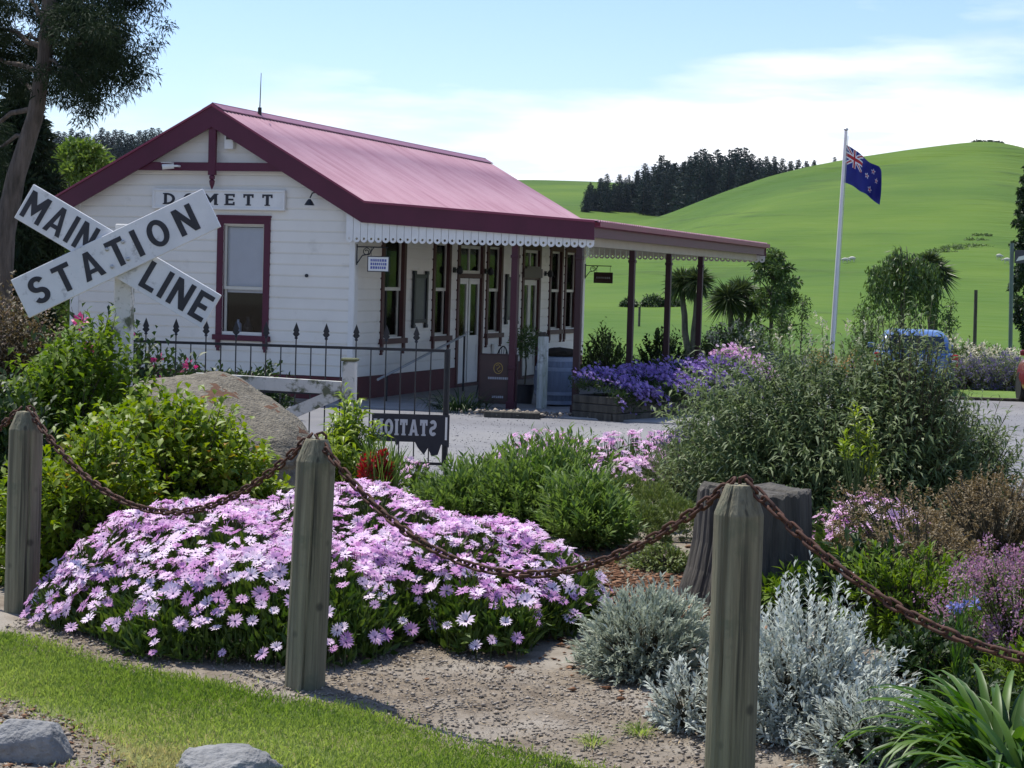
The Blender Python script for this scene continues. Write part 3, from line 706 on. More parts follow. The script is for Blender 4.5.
# station name board on the gable
mb = MB(); z0, z1, u0, u1 = 3.085, 3.43, -1.075, 1.415
mb.box(u0+.04, u1-.04, .020, .060, z0+.04, z1-.04)
nbd = mb.build('name_board', M['trimwhite'], stn)
mb = MB(); mb.box(u0, u1, .005, .062, z1-.045, z1); mb.box(u0, u1, .005, .062, z0, z0+.045); mb.box(u0, u0+.045, .006, .061, z0+.045, z1-.045); mb.box(u1-.045, u1, .006, .061, z0+.045, z1-.045)
mb.build('board_frame', M['trimwhite'], nbd, bevel=.006)
text_mesh('lettering', 'DOMETT', M['blacklet'], nbd, frame_mat(((u0+u1)/2, .016, (z0+z1)/2), (1, 0, 0), (0, 0, 1)), .19, 2.04, t=.17, gap=.42, sf=.07)
# small fittings
mb = MB(); mb.tube([(-.50, -.09, 3.80), (-.50, -.17, 3.80), (-.56, -.19, 3.80)], .018, 8); mb.tube([(-.57, -.17, 3.80), (-.74, -.26, 3.775)], .045, 14); mb.tube([(-.742, -.261, 3.775), (-.752, -.266, 3.7735)], .034, 14, m=1); mb.box(-.77, -.58, -.26, -.15, 3.848, 3.858)
mb.build('security_camera', [M['trimwhite'], M['iron']], stn)
mb = MB(); mb.box(.285, .455, -.02, .07, 4.10, 4.36); mb.box(.32, .42, -.035, -.018, 4.25, 4.33, m=1); mb.build('alarm_box', [M['trimwhite'], M['boardbrown']], stn, bevel=.008)
mb = MB(); mb.tube([(2.0, .08, 3.36), (2.0, -.03, 3.40), (1.97, -.10, 3.38), (1.94, -.12, 3.30)], .012, 8); mb.lathe([(.02, .10), (.05, .06), (.085, 0.0), (.06, 0.005), (.03, .03)], 14, c=(1.93, -.12, 3.18)); mb.build('wall_lamp', M['iron'], stn)
for v in (4.70, 6.43, 10.25):
    mb = MB(); mb.box(W2+.02, W2+.05, v-.05, v+.05, 2.15, 2.25); mb.tube([(W2+.05, v, 2.2), (W2+.13, v, 2.22)], .012, 6); mb.lathe([(.02, .06), (.055, .02), (.065, -.06), (.03, -.10)], 12, c=(W2+.14, v, 2.22)); mb.build('wall_lamp', M['iron'], stn)
# mullion-like pipe and small vent on the gable
mb = MB(); mb.lathe([(.03, 0), (.03, .02)], 10); v_ = mb.build('wall_vent', M['iron'], stn); v_.rotation_euler = (PI/2, 0, 0); v_.location = (1.82, .08, 2.02)

mb = MB(); mb.lathe([(.05, 0), (.085, .05), (.09, .12), (.05, .20), (.035, .26), (.05, .29)], 18); o = mb.build('jug', M['iron']); o.location = BW(.60, WALLV+.30, 1.00); tag(o, 'black jug standing inside the gable window', 'jug')
mb = MB(); mb.lathe([(.055, 0), (.06, .02), (.06, .16), (.02, .20), (.02, .24)], 18); o = mb.build('bottle', pm('pale_blue_glaze', (.35, .42, .55), (.3, .37, .5), 5, .4)); o.location = BW(.42, WALLV+.28, 1.00); tag(o, 'pale blue bottle inside the gable window, left of the black jug', 'bottle')
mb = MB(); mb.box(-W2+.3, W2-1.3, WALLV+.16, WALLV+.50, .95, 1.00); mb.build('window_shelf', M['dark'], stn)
# concrete platform round the building
mb = MB(); x = [BW(2.5, -.96), BW(9.3, -.96), BW(9.3, 15.0), BW(2.5, 15.0)]
mb.prism([(p.x, p.y) for p in x], lambda a, b, t: (a, b, t), GZ-.2, BZ-.022); tag(mb.build('platform', M['concrete'], bevel=.012), kind='structure')
mb = MB(); x = [BW(-3.5, -1.6), BW(2.49, -.96), BW(2.49, 15.0), BW(-3.5, 15.0)]
mb.prism([(p.x, p.y) for p in x], lambda a, b, t: (a, b, t), GZ-.2, BZ-.03); tag(mb.build('ground_apron', M['earth']), kind='structure')

def at_b(o, u, v, z=0, rz=0): o.location = BW(u, v, z); o.rotation_euler = (0, 0, BPSI+rz); return o
# framed notices on the platform wall
def notice(v0, v1, label):
    r = empty('notice_frame', label=label, cat='notice', group='framed notices on the platform wall'); at_b(r, W2+.03, (v0+v1)/2)
    w = (v1-v0)/2
    mb = MB(); mb.box(.0, .02, -w, w, 1.28, 2.06); mb.build('notice_panel', M['slate'], r)
    mb = MB()
    for s in (-1, 1): mb.box(0, .045, s*w-.035, s*w+.035, 1.18, 2.14); mb.box(.0, .05, s*w-.05, s*w+.05, 1.14, 1.20); mb.box(.0, .05, s*w-.05, s*w+.05, 2.10, 2.16)
    mb.box(0, .04, -w+.035, w-.035, 2.03, 2.10); mb.box(0, .04, -w+.035, w-.035, 1.23, 1.30); mb.build('frame', M['iron'], r)
    return r
notice(2.66, 3.26, 'dark slate notice in an ornate black frame between two windows, nearer the wall corner')
notice(7.68, 8.36, 'dark slate notice in an ornate black frame, partly behind the crimson veranda post')
# hanging signs
def bracket_sign(u, v, z, dirx, w, h, panel, label, lines, arm=.55):
    r = empty('hanging_sign', label=label, cat='sign'); at_b(r, u, v, z)
    mb = MB(); mb.tube([(0, 0, -.28), (0, 0, .06)], .012, 6); mb.tube([(0, 0, .02), (arm*dirx, 0, .02)], .010, 6)
    mb.tube([(0, 0, -.26), (.10*dirx, 0, -.12), (.22*dirx, 0, -.10), (.30*dirx, 0, .02)], .010, 6)
    c = [(dirx*(.17+.07*math.cos(a)*(1-a/14)), 0, -.06+.07*math.sin(a)*(1-a/14)) for a in np.linspace(0, 9, 22)]
    mb.tube(c, .008, 5); mb.build('bracket', M['iron'], r)
    cx_ = dirx*(arm-w/2+.02); zt = -.14
    for sg_ in (-1, 1): mb = MB(); mb.tube([(cx_+sg_*w*.38, 0, .02), (cx_+sg_*w*.38, 0, zt)], .005, 5); mb.build('hanger', M['iron'], r)
    mb = MB(); mb.box(cx_-w/2, cx_+w/2, -.012, .012, zt-h, zt); p = mb.build('sign_panel', panel, r)
    mb = MB(); e = .014
    mb.box(cx_-w/2-e, cx_+w/2+e, -.016, .016, zt, zt+e); mb.box(cx_-w/2-e, cx_+w/2+e, -.016, .016, zt-h-e, zt-h); mb.box(cx_-w/2-e, cx_-w/2, -.015, .015, zt-h, zt); mb.box(cx_+w/2, cx_+w/2+e, -.015, .015, zt-h, zt); mb.build('edge', M['iron'], p)
    mb = MB(); rs = random.Random(4)
    for q in lines:
        xx = cx_-w*.38
        while xx < cx_+w*.34:
            l = rs.uniform(.018, .035); mb.box(xx, xx+l, -.0165, -.0125, zt-h*(q+.09), zt-h*(q-.09)); xx += l+.012
    mb.build('faded_lines', M['bluetext'] if panel is not M['boardbrown'] else M['greytext'], p)
    return r
bracket_sign(W2+.07, WALLV-.05, 2.50, 1, .36, .23, M['trimwhite'], 'small white hanging sign with faded blue lines on scrolled bracket by the wall corner', (.24, .5, .76))
bracket_sign(W2+.05, LEN-.12, 2.40, 1, .42, .22, M['boardbrown'], 'small brown hanging sign beyond the far end of the station', (.5,), arm=.62)
r = empty('door_sign', label='brown oval-topped board hung over the second door, behind the crimson post', cat='sign'); at_b(r, W2+.05, 9.3)
mb = MB(); mb.prism([(-.6, 2.10), (.6, 2.10), (.6, 2.29), (.48, 2.29), (.40, 2.34), (-.40, 2.34), (-.48, 2.29), (-.6, 2.29)], lambda a, b, t: (t, a, b), 0, .03); mb.build('board', M['boardbrown'], r)
# ------------------------------------------------------------------ foliage
def unit(v): return v/np.maximum(np.linalg.norm(v, axis=-1, keepdims=True), 1e-9)
def rperp(rs, D):
    r = rs.randn(*D.shape); r -= D*(r*D).sum(-1, keepdims=True); return unit(r)
def leaf_arrays(P, D, L, Wd, rs, fold=.18, Nrm=None, droop=.0, mid=.45):
    """diamond leaves with a folded midrib: 5 points, four triangles"""
    Nn = rperp(rs, D) if Nrm is None else unit(Nrm - D*(Nrm*D).sum(-1, keepdims=True))
    S = np.cross(D, Nn); L = L[:, None]; Wd = Wd[:, None]
    tip = P+D*L; tip[:, 2] -= (L[:, 0]*droop)
    c = P+D*L*mid; c[:, 2] += L[:, 0]*droop*.12
    a = c+S*Wd/2+Nn*Wd*fold; b = c-S*Wd/2+Nn*Wd*fold
    V = np.stack([P, a, tip, b, c], 1)
    n = len(P); o = (np.arange(n)*5)[:, None, None]
    Fc = np.array([[0, 1, 4], [1, 2, 4], [2, 3, 4], [3, 0, 4]])[None]+o
    return V.reshape(-1, 3), Fc.reshape(-1, 3)
def leaf_obj(name, P, D, L, Wd, mat, parent, rs, rnd=None, **k):
    V, Fc = leaf_arrays(P, D, L, Wd, rs, **k)
    r = rs.rand(len(P)) if rnd is None else rnd
    return np_mesh(name, V, Fc, mat, parent, rnd=np.repeat(r, 5))
def dome_dirs(rs, n, zlo=-.15):
    z = zlo+(1-zlo)*rs.rand(n); a = rs.rand(n)*2*PI; r = np.sqrt(np.maximum(0, 1-z*z))
    return np.stack([r*np.cos(a), r*np.sin(a), z], -1)
def lumps(rs, D, K=9, amp=.28, p=6):
    c = dome_dirs(rs, K, -.1); w = rs.rand(K)*2-.75
    d = np.maximum(0, D@c.T)**p
    return 1+amp*(d*w).sum(-1)
def tubes(segA, segB, ra, rb):
    """many three-sided twigs at once"""
    n = len(segA); d = unit(segB-segA); a = unit(np.cross(d, np.array([.3, .2, .93]))); b = np.cross(d, a)
    an = np.array([0, 2*PI/3, 4*PI/3]); ring = a[:, None]*np.cos(an)[None, :, None]+b[:, None]*np.sin(an)[None, :, None]
    V = np.concatenate([segA[:, None]+ring*np.asarray(ra).reshape(-1, 1, 1), segB[:, None]+ring*np.asarray(rb).reshape(-1, 1, 1)], 1)
    o = (np.arange(n)*6)[:, None, None]
    Fc = np.array([[0, 1, 4, 3], [1, 2, 5, 4], [2, 0, 3, 5]])[None]+o
    return V.reshape(-1, 3), Fc.reshape(-1, 4)
def shrub(name, label, cat, loc, rx, ry, h, twigs, per, LL, LW, mat, seed=0, ang=.8, up=.15, inner=(.35, .75), amp=.28, K=10,
          stems=True, stemmat=None, zlo=-.1, droop=.15, group=None, tipjit=.10, upturn=.14, fold=.18, base=.05, twigvis=True, along=(.15, 1.0)):
    rs = np.random.RandomState(seed); root = empty(name, loc, 0, label, cat, group)
    Dd = dome_dirs(rs, twigs, zlo); mul = lumps(rs, Dd, K, amp)*(1+tipjit*rs.randn(twigs).clip(-1.5, 2))
    tip = Dd*np.array([rx, ry, h*.76])*mul[:, None]; tip[:, 2] += h*.06
    tip[:, 2] = np.maximum(tip[:, 2], .02)
    org = np.stack([rs.randn(twigs)*rx*.12, rs.randn(twigs)*ry*.12, np.full(twigs, h*base)], -1)
    f0 = rs.uniform(*inner, twigs)[:, None]
    st = org+(tip-org)*f0; st[:, 2] -= (1-f0[:, 0])*h*.02
    s = np.linspace(along[0], along[1], per)[None, :, None] + (rs.rand(twigs, per, 1)-.5)*(.8/per)
    ln = np.linalg.norm(tip-st, axis=-1)[:, None, None]
    P = st[:, None]+(tip-st)[:, None]*s; P[..., 2] += (s[..., 0]**2-s[..., 0])*ln[..., 0]*upturn
    td = unit(tip-st)[:, None]+np.array([0, 0, 1.])*(2*s-1)*upturn; td = unit(td)
    td = np.broadcast_to(td, P.shape)
    pp = rperp(rs, td.reshape(-1, 3)).reshape(P.shape)
    aa = ang*(.7+.6*rs.rand(*s.shape))
    D = unit(td*np.cos(aa)+pp*np.sin(aa)+np.array([0, 0, 1.])*up)
    n = twigs*per; L_ = LL*(.6+.7*rs.rand(n)); W_ = LW*(.7+.6*rs.rand(n))
    trnd = np.repeat(rs.rand(twigs), per)*.6+rs.rand(n)*.4
    leaf_obj('foliage', P.reshape(-1, 3), D.reshape(-1, 3), L_, W_, mat, root, rs, rnd=trnd, Nrm=(pp*-.4+np.array([0, 0, 1.])+.35*rs.randn(*P.shape)).reshape(-1, 3), droop=droop, fold=fold)
    if stems:
        k = min(twigs, 260); ii = rs.permutation(twigs)[:k]
        A = np.concatenate([org[ii], st[ii]]); Bq = np.concatenate([st[ii], tip[ii]])
        th = .004+.006*min(1, h); V, Fq = tubes(A, Bq, np.concatenate([np.full(k, th), np.full(k, th*.55)]), np.concatenate([np.full(k, th*.55), np.full(k, th*.2)]))
        np_mesh('stem', V, Fq, stemmat or M['stem'], root, nside=4)
    return root, tip, unit(tip-st)
def petals_arrays(pos, nrm, rad, rs, npet=15, cup=.15, wid=.21):
    """daisies: a ring of narrow petals round a raised eye"""
    n = len(pos); a = unit(np.cross(nrm, np.array([.21, .93, .3]))); b = np.cross(nrm, a)
    th = (np.arange(npet)/npet*2*PI)[None]+rs.rand(n, 1)*6.28 + rs.randn(n, npet)*.05
    d = a[:, None]*np.cos(th)[..., None]+b[:, None]*np.sin(th)[..., None]
    t = -a[:, None]*np.sin(th)[..., None]+b[:, None]*np.cos(th)[..., None]
    odd = rs.rand(n) < (.09 if n > 3 else 0); rad = np.where(odd, rad*.6, rad)          # some still half closed
    R_ = rad[:, None, None]*(.88+.2*rs.rand(n, npet, 1)); N_ = nrm[:, None]
    cupv = np.where(odd, 1.35, cup)[:, None, None]*(.4+1.2*rs.rand(n, 1, 1)) + .08*rs.randn(n, npet, 1)
    c = pos[:, None]
    p0 = c+d*R_*.12-t*R_*.035; p1 = c+d*R_*.12+t*R_*.035
    p2 = c+d*R_*.66+t*R_*wid*.62+N_*R_*cupv*.8; p3 = c+d*R_*.66-t*R_*wid*.62+N_*R_*cupv*.8
    p4 = c+d*R_+N_*R_*cupv*.75
    V = np.stack([p0, p1, p2, p4, p3], 2); o = (np.arange(n*npet)*5)[:, None, None]
    Fc = np.array([[0, 1, 2], [0, 2, 4], [4, 2, 3]])[None]+o
    return V.reshape(-1, 3), Fc.reshape(-1, 3)
def eyes_arrays(pos, nrm, rad):
    n = len(pos); a = unit(np.cross(nrm, np.array([.21, .93, .3]))); b = np.cross(nrm, a)
    th = np.arange(8)/8*2*PI; ring = a[:, None]*np.cos(th)[None, :, None]+b[:, None]*np.sin(th)[None, :, None]
    low = pos[:, None]+ring*(rad*.17)[:, None, None]; hi_ = pos[:, None]+ring*(rad*.10)[:, None, None]+(nrm*(rad*.10)[:, None])[:, None]; top = (pos+nrm*(rad*.12)[:, None])[:, None]
    V = np.concatenate([low, hi_, top], 1); j = np.arange(8); k = (j+1) % 8
    F1 = np.concatenate([np.stack([j, k, 8+k], -1), np.stack([j, 8+k, 8+j], -1), np.stack([8+j, 8+k, np.full(8, 16)], -1)])
    return V.reshape(-1, 3), (F1[None]+(np.arange(n)*17)[:, None, None]).reshape(-1, 3)
def daisies(parent, pos, nrm, rad, seed, mats, singles=100, order=None):
    """the first `singles` flowers in `order` become parts of their own, the rest one part"""
    rs = np.random.RandomState(seed); n = len(pos)
    order = np.argsort(pos[:, 1]) if order is None else order
    one, rest = order[:singles], order[singles:]
    if len(one):
        protos = []
        for k in range(6):
            V, Fc = petals_arrays(np.zeros((1, 3)), np.array([[0, 0, 1.]]), np.ones(1), rs, cup=.1+.05*k)
            V2, F2 = eyes_arrays(np.zeros((1, 3)), np.array([[0, 0, 1.]]), np.ones(1))
            o = np_mesh('flower', V, Fc, mats[0], None, rnd=np.full(len(V), (k+.5)/6)); me = o.data
            e = np_mesh('flower_eye', V2, F2, mats[1], o)
            protos.append((o, e))
        used = set()
        for i in one:
            k = rs.randint(6)
            if k in used:
                o = protos[k][0].copy(); COL.objects.link(o); e = protos[k][1].copy(); COL.objects.link(e); e.parent = o
            else: o = protos[k][0]; used.add(k)
            o.parent = parent
            z = Vector(nrm[i]); q = z.to_track_quat('Z', 'Y')
            o.matrix_local = Matrix.Translation(Vector(pos[i])) @ q.to_matrix().to_4x4() @ Matrix.Rotation(rs.rand()*6, 4, 'Z') @ Matrix.Scale(float(rad[i]), 4)
        for k in range(6):
            if k not in used: bpy.data.objects.remove(protos[k][1]); bpy.data.objects.remove(protos[k][0])
    if len(rest):
        p, q, r = pos[rest], nrm[rest], rad[rest]
        V, Fc = petals_arrays(p, q, r, rs); V2, F2 = eyes_arrays(p, q, r)
        tag(np_mesh('flowers', V, Fc, mats[0], parent, rnd=np.repeat(rs.rand(len(p)), 75)), kind='stuff')
        tag(np_mesh('flower_eyes', V2, F2, mats[1], parent), kind='stuff')

# leaf and flower colours
M['hebe'] = leafm('yellow_green_hebe_leaf', (.12, .20, .018), (.24, .31, .028), .35, .5, .3, c3=(.32, .17, .04))
M['brightleaf'] = leafm('bright_green_leaf', (.085, .155, .018), (.19, .27, .032), .38, .6, .22)
M['darkleaf'] = leafm('dark_green_leaf', (.020, .045, .012), (.05, .085, .02), .2, .5, .25)
M['daisyleaf'] = leafm('daisy_leaf', (.045, .090, .014), (.11, .165, .028), .25, .55)
M['petal'] = leafm('mauve_daisy_petal', (.62, .31, .59), (.97, .82, .94), .34, .6, .2)
M['petal2'] = leafm('pink_daisy_petal', (.66, .34, .60), (.90, .68, .82), .30, .6, .2)
M['eye'] = pm('violet_flower_eye', (.05, .02, .11), (.07, .03, .10), 40, .7)
M['penst'] = leafm('penstemon_leaf', (.090, .160, .030), (.19, .27, .065), .35, .55)
M['limeleaf'] = leafm('lime_green_leaf', (.16, .25, .03), (.30, .36, .05), .45, .4)
M['buddleia'] = leafm('grey_green_leaf', (.062, .104, .034), (.185, .235, .100), .28, .6, .25, c3=(.34, .37, .24))
M['silver'] = leafm('silver_leaf', (.38, .41, .36), (.62, .66, .60), .22, .7, .2)
M['silverg'] = leafm('grey_green_silver_leaf', (.29, .33, .25), (.50, .54, .44), .22, .7, .2)
M['santol'] = leafm('santolina_leaf', (.10, .15, .035), (.19, .23, .06), .25, .6)
M['mist'] = leafm('soft_grey_green_leaf', (.13, .17, .08), (.22, .26, .13), .25, .6)
M['brownheath'] = leafm('bronze_heath_leaf', (.13, .095, .045), (.24, .18, .09), .25, .6)
M['pinkheath'] = leafm('pink_heath_flower', (.30, .14, .23), (.50, .31, .41), .3, .6)
M['strap'] = leafm('strap_leaf', (.036, .095, .012), (.11, .20, .030), .35, .45, .35)
M['redflower'] = leafm('red_flower', (.36, .018, .03), (.52, .05, .05), .25, .5)
M['blueflower'] = leafm('blue_flower', (.22, .24, .56), (.36, .36, .70), .3, .5)
M['violet'] = leafm('violet_flower', (.19, .115, .38), (.42, .29, .62), .25, .6)
M['lav'] = leafm('lavender_flower', (.13, .10, .24), (.24, .18, .36), .25, .6)
M['rustleaf'] = leafm('reddish_brown_leaf', (.060, .052, .022), (.145, .105, .052), .3, .6, c3=(.46, .34, .30))  # palest few leaves turn pinkish
M['pinkblossom'] = leafm('pink_blossom', (.55, .05, .20), (.68, .16, .32), .25, .5)
M['creamblossom'] = leafm('cream_blossom', (.56, .52, .38), (.74, .68, .52), .25, .6)
M['needle'] = leafm('dark_conifer_needle', (.012, .024, .011), (.032, .050, .021), .12, .75, .12)
M['pine'] = leafm('haze_blue_pine_needle', (.014, .030, .026), (.030, .052, .042), .08, .7, .2)  # distance haze put into the needle colour as a blue tint
M['poplar'] = leafm('dark_poplar_leaf', (.016, .034, .012), (.038, .064, .022), .15, .5)
M['treeleaf'] = leafm('mid_green_tree_leaf', (.048, .090, .022), (.12, .17, .048), .3, .45)
M['paleleaf'] = leafm('light_green_tree_leaf', (.10, .17, .03), (.19, .27, .05), .35, .5)
M['sword'] = leafm('cabbage_tree_leaf', (.035, .058, .016), (.10, .13, .045), .2, .4)
M['straw'] = leafm('straw_coloured_grass', (.30, .17, .06), (.42, .27, .10), .3, .7)
M['litter'] = leafm('straw_and_twig_litter', (.10, .07, .045), (.42, .33, .21), 0, .9, .1)
M['blade'] = leafm('lawn_grass_blade', (.155, .235, .040), (.32, .39, .10), .5, .55, .25, c3=(.40, .34, .16))

# --- mound of mauve daisies in front of the chain fence
def daisy_bed(name, label, loc, rx, ry, h, nf, nl, seed, rad=.040, mats=('petal', 'eye'), singles=100, cover=.62, tilt=.35, sag=.3, yaw=0, holes=.35, leafL=.075, shape=None):
    rs = np.random.RandomState(seed); root = empty(name, loc, 0, label, 'daisy bush')
    cy_, sy_ = math.cos(yaw), math.sin(yaw)
    def samp(n, pw=.5):
        a = rs.rand(n)*2*PI; r = rs.rand(n)**pw; ed = 1+.10*np.sin(3*a+1)+.07*np.sin(5*a+2)+.05*np.sin(9*a)
        return a, r, ed
    def surf(a, r, ed):
        x = np.cos(a)*r*rx*ed; y = np.sin(a)*r*ry*ed
        z = h*(1-r**3.6)**.62*(1+.26*np.sin(x*4.1+1)*np.sin(y*3.7)+.10*np.sin(x*9)*np.cos(y*8+1))
        return np.stack([x*cy_-y*sy_, x*sy_+y*cy_, z], -1)
    a, r, ed = samp(nl, .36); r = r*.94; S = surf(a, r, ed); S[:, 2] *= rs.uniform(.30, .98, nl)
    out = unit(np.stack([np.cos(a), np.sin(a), 0*a], -1)); out = np.stack([out[:, 0]*cy_-out[:, 1]*sy_, out[:, 0]*sy_+out[:, 1]*cy_, 0*a], -1)
    D = unit(out*(r[:, None]*.55)+np.array([0, 0, 1.])+rs.randn(nl, 3)*.42)
    leaf_obj('foliage', S, D, leafL*(.6+.8*rs.rand(nl)), leafL*.24*(.7+.6*rs.rand(nl)), M['daisyleaf'], root, rs, droop=.1)
    a2, r2, e2 = samp(nl//2, .5); r2 = .80+.17*rs.rand(nl//2); S2 = surf(a2, r2, e2); S2[:, 2] = rs.rand(nl//2)*np.minimum(S2[:, 2], h*.55)
    D2 = unit(rs.randn(nl//2, 3)*.5+np.array([0, -.1, 1.])); leaf_obj('undergrowth', S2, D2, leafL*(.6+.8*rs.rand(nl//2)), leafL*.26*(.7+.6*rs.rand(nl//2)), M['daisyleaf'], root, rs, droop=.1)
    a, r, ed = samp(nf*3, .5); S = surf(a, r, ed)
    cl_ = .5+.5*np.sin(S[:, 0]*5.3+seed)*np.sin(S[:, 1]*4.7+1.3)+.35*np.sin(S[:, 0]*11+2)*np.sin(S[:, 1]*9)
    keep = rs.rand(len(a)) < np.clip(cl_*1.0+(1-holes)*.8-.05, .03, 1)
    front = (np.sin(a+yaw) < -.2) & (r > .86); keep &= ~(front & (rs.rand(len(a)) < .55) & (np.cos(a) > -.70))
    S, a, r = S[keep][:nf], a[keep][:nf], r[keep][:nf]
    # no two heads in one another
    o_ = np.stack([np.cos(a), np.sin(a), 0*a], -1); o_ = np.stack([o_[:, 0]*cy_-o_[:, 1]*sy_, o_[:, 0]*sy_+o_[:, 1]*cy_, 0*a], -1)
    nrm = unit(np.array([0, 0, 1.])+o_*(r[:, None]**3*1.0)+rs.randn(len(a), 3)*.29+np.array([-.10, -.16, 0]))
    pos = S+nrm*.03+np.array([0, 0, 1.])*rs.uniform(0, .045, len(a))[:, None]
    rr = rad*(.55+.62*rs.rand(len(a))**.7)
    A = S-np.array([0, 0, 1.])*.10; V, Fq = tubes(A, pos, np.full(len(a), .0022), np.full(len(a), .0018)); np_mesh('stem', V, Fq, M['gstem'], root, nside=4)
    wpos = pos[:, 1]+loc[1]
    daisies(root, pos, nrm, rr, seed+5, (M[mats[0]], M[mats[1]]), singles, np.argsort(wpos-.8*pos[:, 2]))
    return root
daisy_bed('daisy_bush', 'wide mound of mauve daisies spreading behind the middle chain post', Vector((-.93, 9.05, 0)), 1.22, 1.45, .39, 2700, 27000, 3, yaw=-.10, rad=.0345, holes=.50)
daisy_bed('daisy_bush', 'smaller mound of mauve daisies right of the big mound, under the hanging chain', Vector((-.06, 8.75, 0)), .42, .80, .33, 380, 6600, 9, singles=60, holes=.35, rad=.0385)
daisy_bed('daisy_bush', 'pale pink daisies along the gravel edge behind the green leafy clump', Vector((.86, 15.3, T(0, 15.3))), 1.25, 1.0, .42, 760, 7000, 17, rad=.038, yaw=-.55, mats=('petal2', 'eye'), singles=40, holes=.25)
daisy_bed('daisy_bush', 'flat-topped patch of pink daisies between the stump and the bronze shrub', spot(868, 10.4), .34, .34, .37, 75, 2600, 23, rad=.043, mats=('petal2', 'eye'), singles=75, holes=.2)
daisy_bed('daisy_bush', 'few pale pink daisies under the mirrored sign, right of the red flowers', spot(404, 13.2), .22, .25, .30, 34, 1000, 29, rad=.036, mats=('petal2', 'eye'), singles=34, holes=.2)
# --- garden shrubs
def hebe(loc, rx, ry, h, tw, label, seed): return shrub('leafy_shrub', label, 'shrub', loc, rx, ry, h, tw, 11, .060, .033, M['hebe'], seed, ang=1.0, up=.20, inner=(.45, .85), amp=.30, group=None)
hebe(spot(178, 10.7), .58, .52, 1.12, 1500, 'rounded yellow-green shrub in front of the brown boulder', 31)
hebe(spot(72, 9.75), .40, .45, .75, 700, 'low yellow-green shrub behind the left chain post, lower than the rounded one', 32)
shrub('leafy_shrub', 'tall bright green shrub below the railway cross sign', 'shrub', spot(66, 12.4), .52, .5, 1.40, 1200, 11, .070, .034, M['brightleaf'], 33, ang=1.0, up=.15, inner=(.4, .85), amp=.32)
shrub('leafy_shrub', 'dark glossy shrub at the left edge, left of the bright green one', 'shrub', spot(-30, 11.4), .55, .6, 1.22, 800, 11, .075, .03, M['darkleaf'], 34, amp=.3)
shrub('bronze_shrub', 'reddish brown shrub flecked with pale leaves at the foot of the leaning tree', 'shrub', spot(-8, 18.0), 1.0, .9, 2.05, 3600, 12, .050, .026, M['rustleaf'], 35, ang=.9, amp=.3)
r, tp, td_ = shrub('rhododendron', 'dark rhododendron with a few pink blooms behind the cross sign post', 'shrub', spot(128, 17.2), .75, .6, 1.42, 800, 9, .10, .042, M['darkleaf'], 36, amp=.35)
def blooms(root, tips, n, mat, seed, name='flower', k=26, rad=.05, L_=.04, W_=.03, up=.4, pick=None):
    rs = np.random.RandomState(seed); ii = rs.permutation(len(tips))[:n] if pick is None else pick
    P = np.repeat(tips[ii], k, 0); D = unit(rs.randn(len(P), 3)+np.array([0, 0, up])); P = P+D*rad*rs.rand(len(P), 1)
    o = leaf_obj(name, P, D, L_*(.7+.6*rs.rand(len(P))), W_*(.7+.6*rs.rand(len(P))), mat, root, rs); return tag(o, kind='stuff')
front = np.argsort(tp[:, 1]-tp[:, 2]*.6)[:300]
blooms(r, tp, 9, M['pinkblossom'], 5, 'flowers', 16, .05, .05, .035, pick=front[::21])
shrub('leafy_shrub', 'small dark shrub under the gable window behind the iron fence', 'shrub', spot(238, 27.0), .62, .5, .92, 420, 9, .11, .05, M['darkleaf'], 37, amp=.4)
shrub('leafy_shrub', 'dark creeper at the fence foot right of the boulder', 'shrub', spot(168, 22.5), .55, .4, .85, 420, 9, .10, .045, M['darkleaf'], 137, amp=.4)
# upright lime plant
shrub('lime_plant', 'upright lime-green leafy plant left of the red flowers', 'plant', spot(350, 12.6), .22, .22, .90, 70, 20, .115, .026, M['limeleaf'], 38, ang=.95, up=.10, inner=(.02, .3), amp=.2, zlo=.55, stemmat=M['gstem'], droop=.35, upturn=.1)
shrub('lime_plant', 'lower lime-green sprig leaning towards the mirrored sign', 'plant', spot(336, 12.2), .18, .18, .62, 50, 16, .11, .024, M['limeleaf'], 39, ang=.95, up=.10, inner=(.02, .3), amp=.2, zlo=.5, stemmat=M['gstem'], droop=.35, upturn=.1)
# red flower spikes
r, tp, td_ = shrub('red_flower_plant', 'clump of red flower spikes before the dark mirrored sign', 'flower', spot(381, 12.0), .17, .17, .50, 60, 9, .20, .012, M['penst'], 40, ang=.35, up=.4, inner=(.02, .2), zlo=.6, droop=.15, stemmat=M['gstem'])
rs = np.random.RandomState(3); ii = np.argsort(-tp[:, 2])[:15]; q = np.repeat(tp[ii], 7, 0); q[:, 2] -= np.tile(np.linspace(0, .11, 7), 15)
blooms(r, q, len(q), M['redflower'], 6, 'flowers', 9, .022, .035, .018, pick=np.arange(len(q)))
# green leafy clump (upright stems with narrow leaves)
for i, (px, d, rx, ry, h, tw) in enumerate(((470, 12.2, .36, .4, .50, 200), (540, 12.1, .46, .45, .55, 330), (592, 11.3, .26, .3, .45, 170))):
    shrub('green_clump', ['green leafy clump of upright stems right of the mirrored sign', 'largest green leafy clump, in the middle of the garden behind the daisies', 'green leafy clump leading to the round clipped mounds'][i], 'plant', spot(px, d), rx, ry, h, tw*2, 20, .078, .017, M['penst'], 41+i, ang=.75, up=.35, inner=(.05, .4), zlo=.25, amp=.25, stemmat=M['gstem'], upturn=.5)
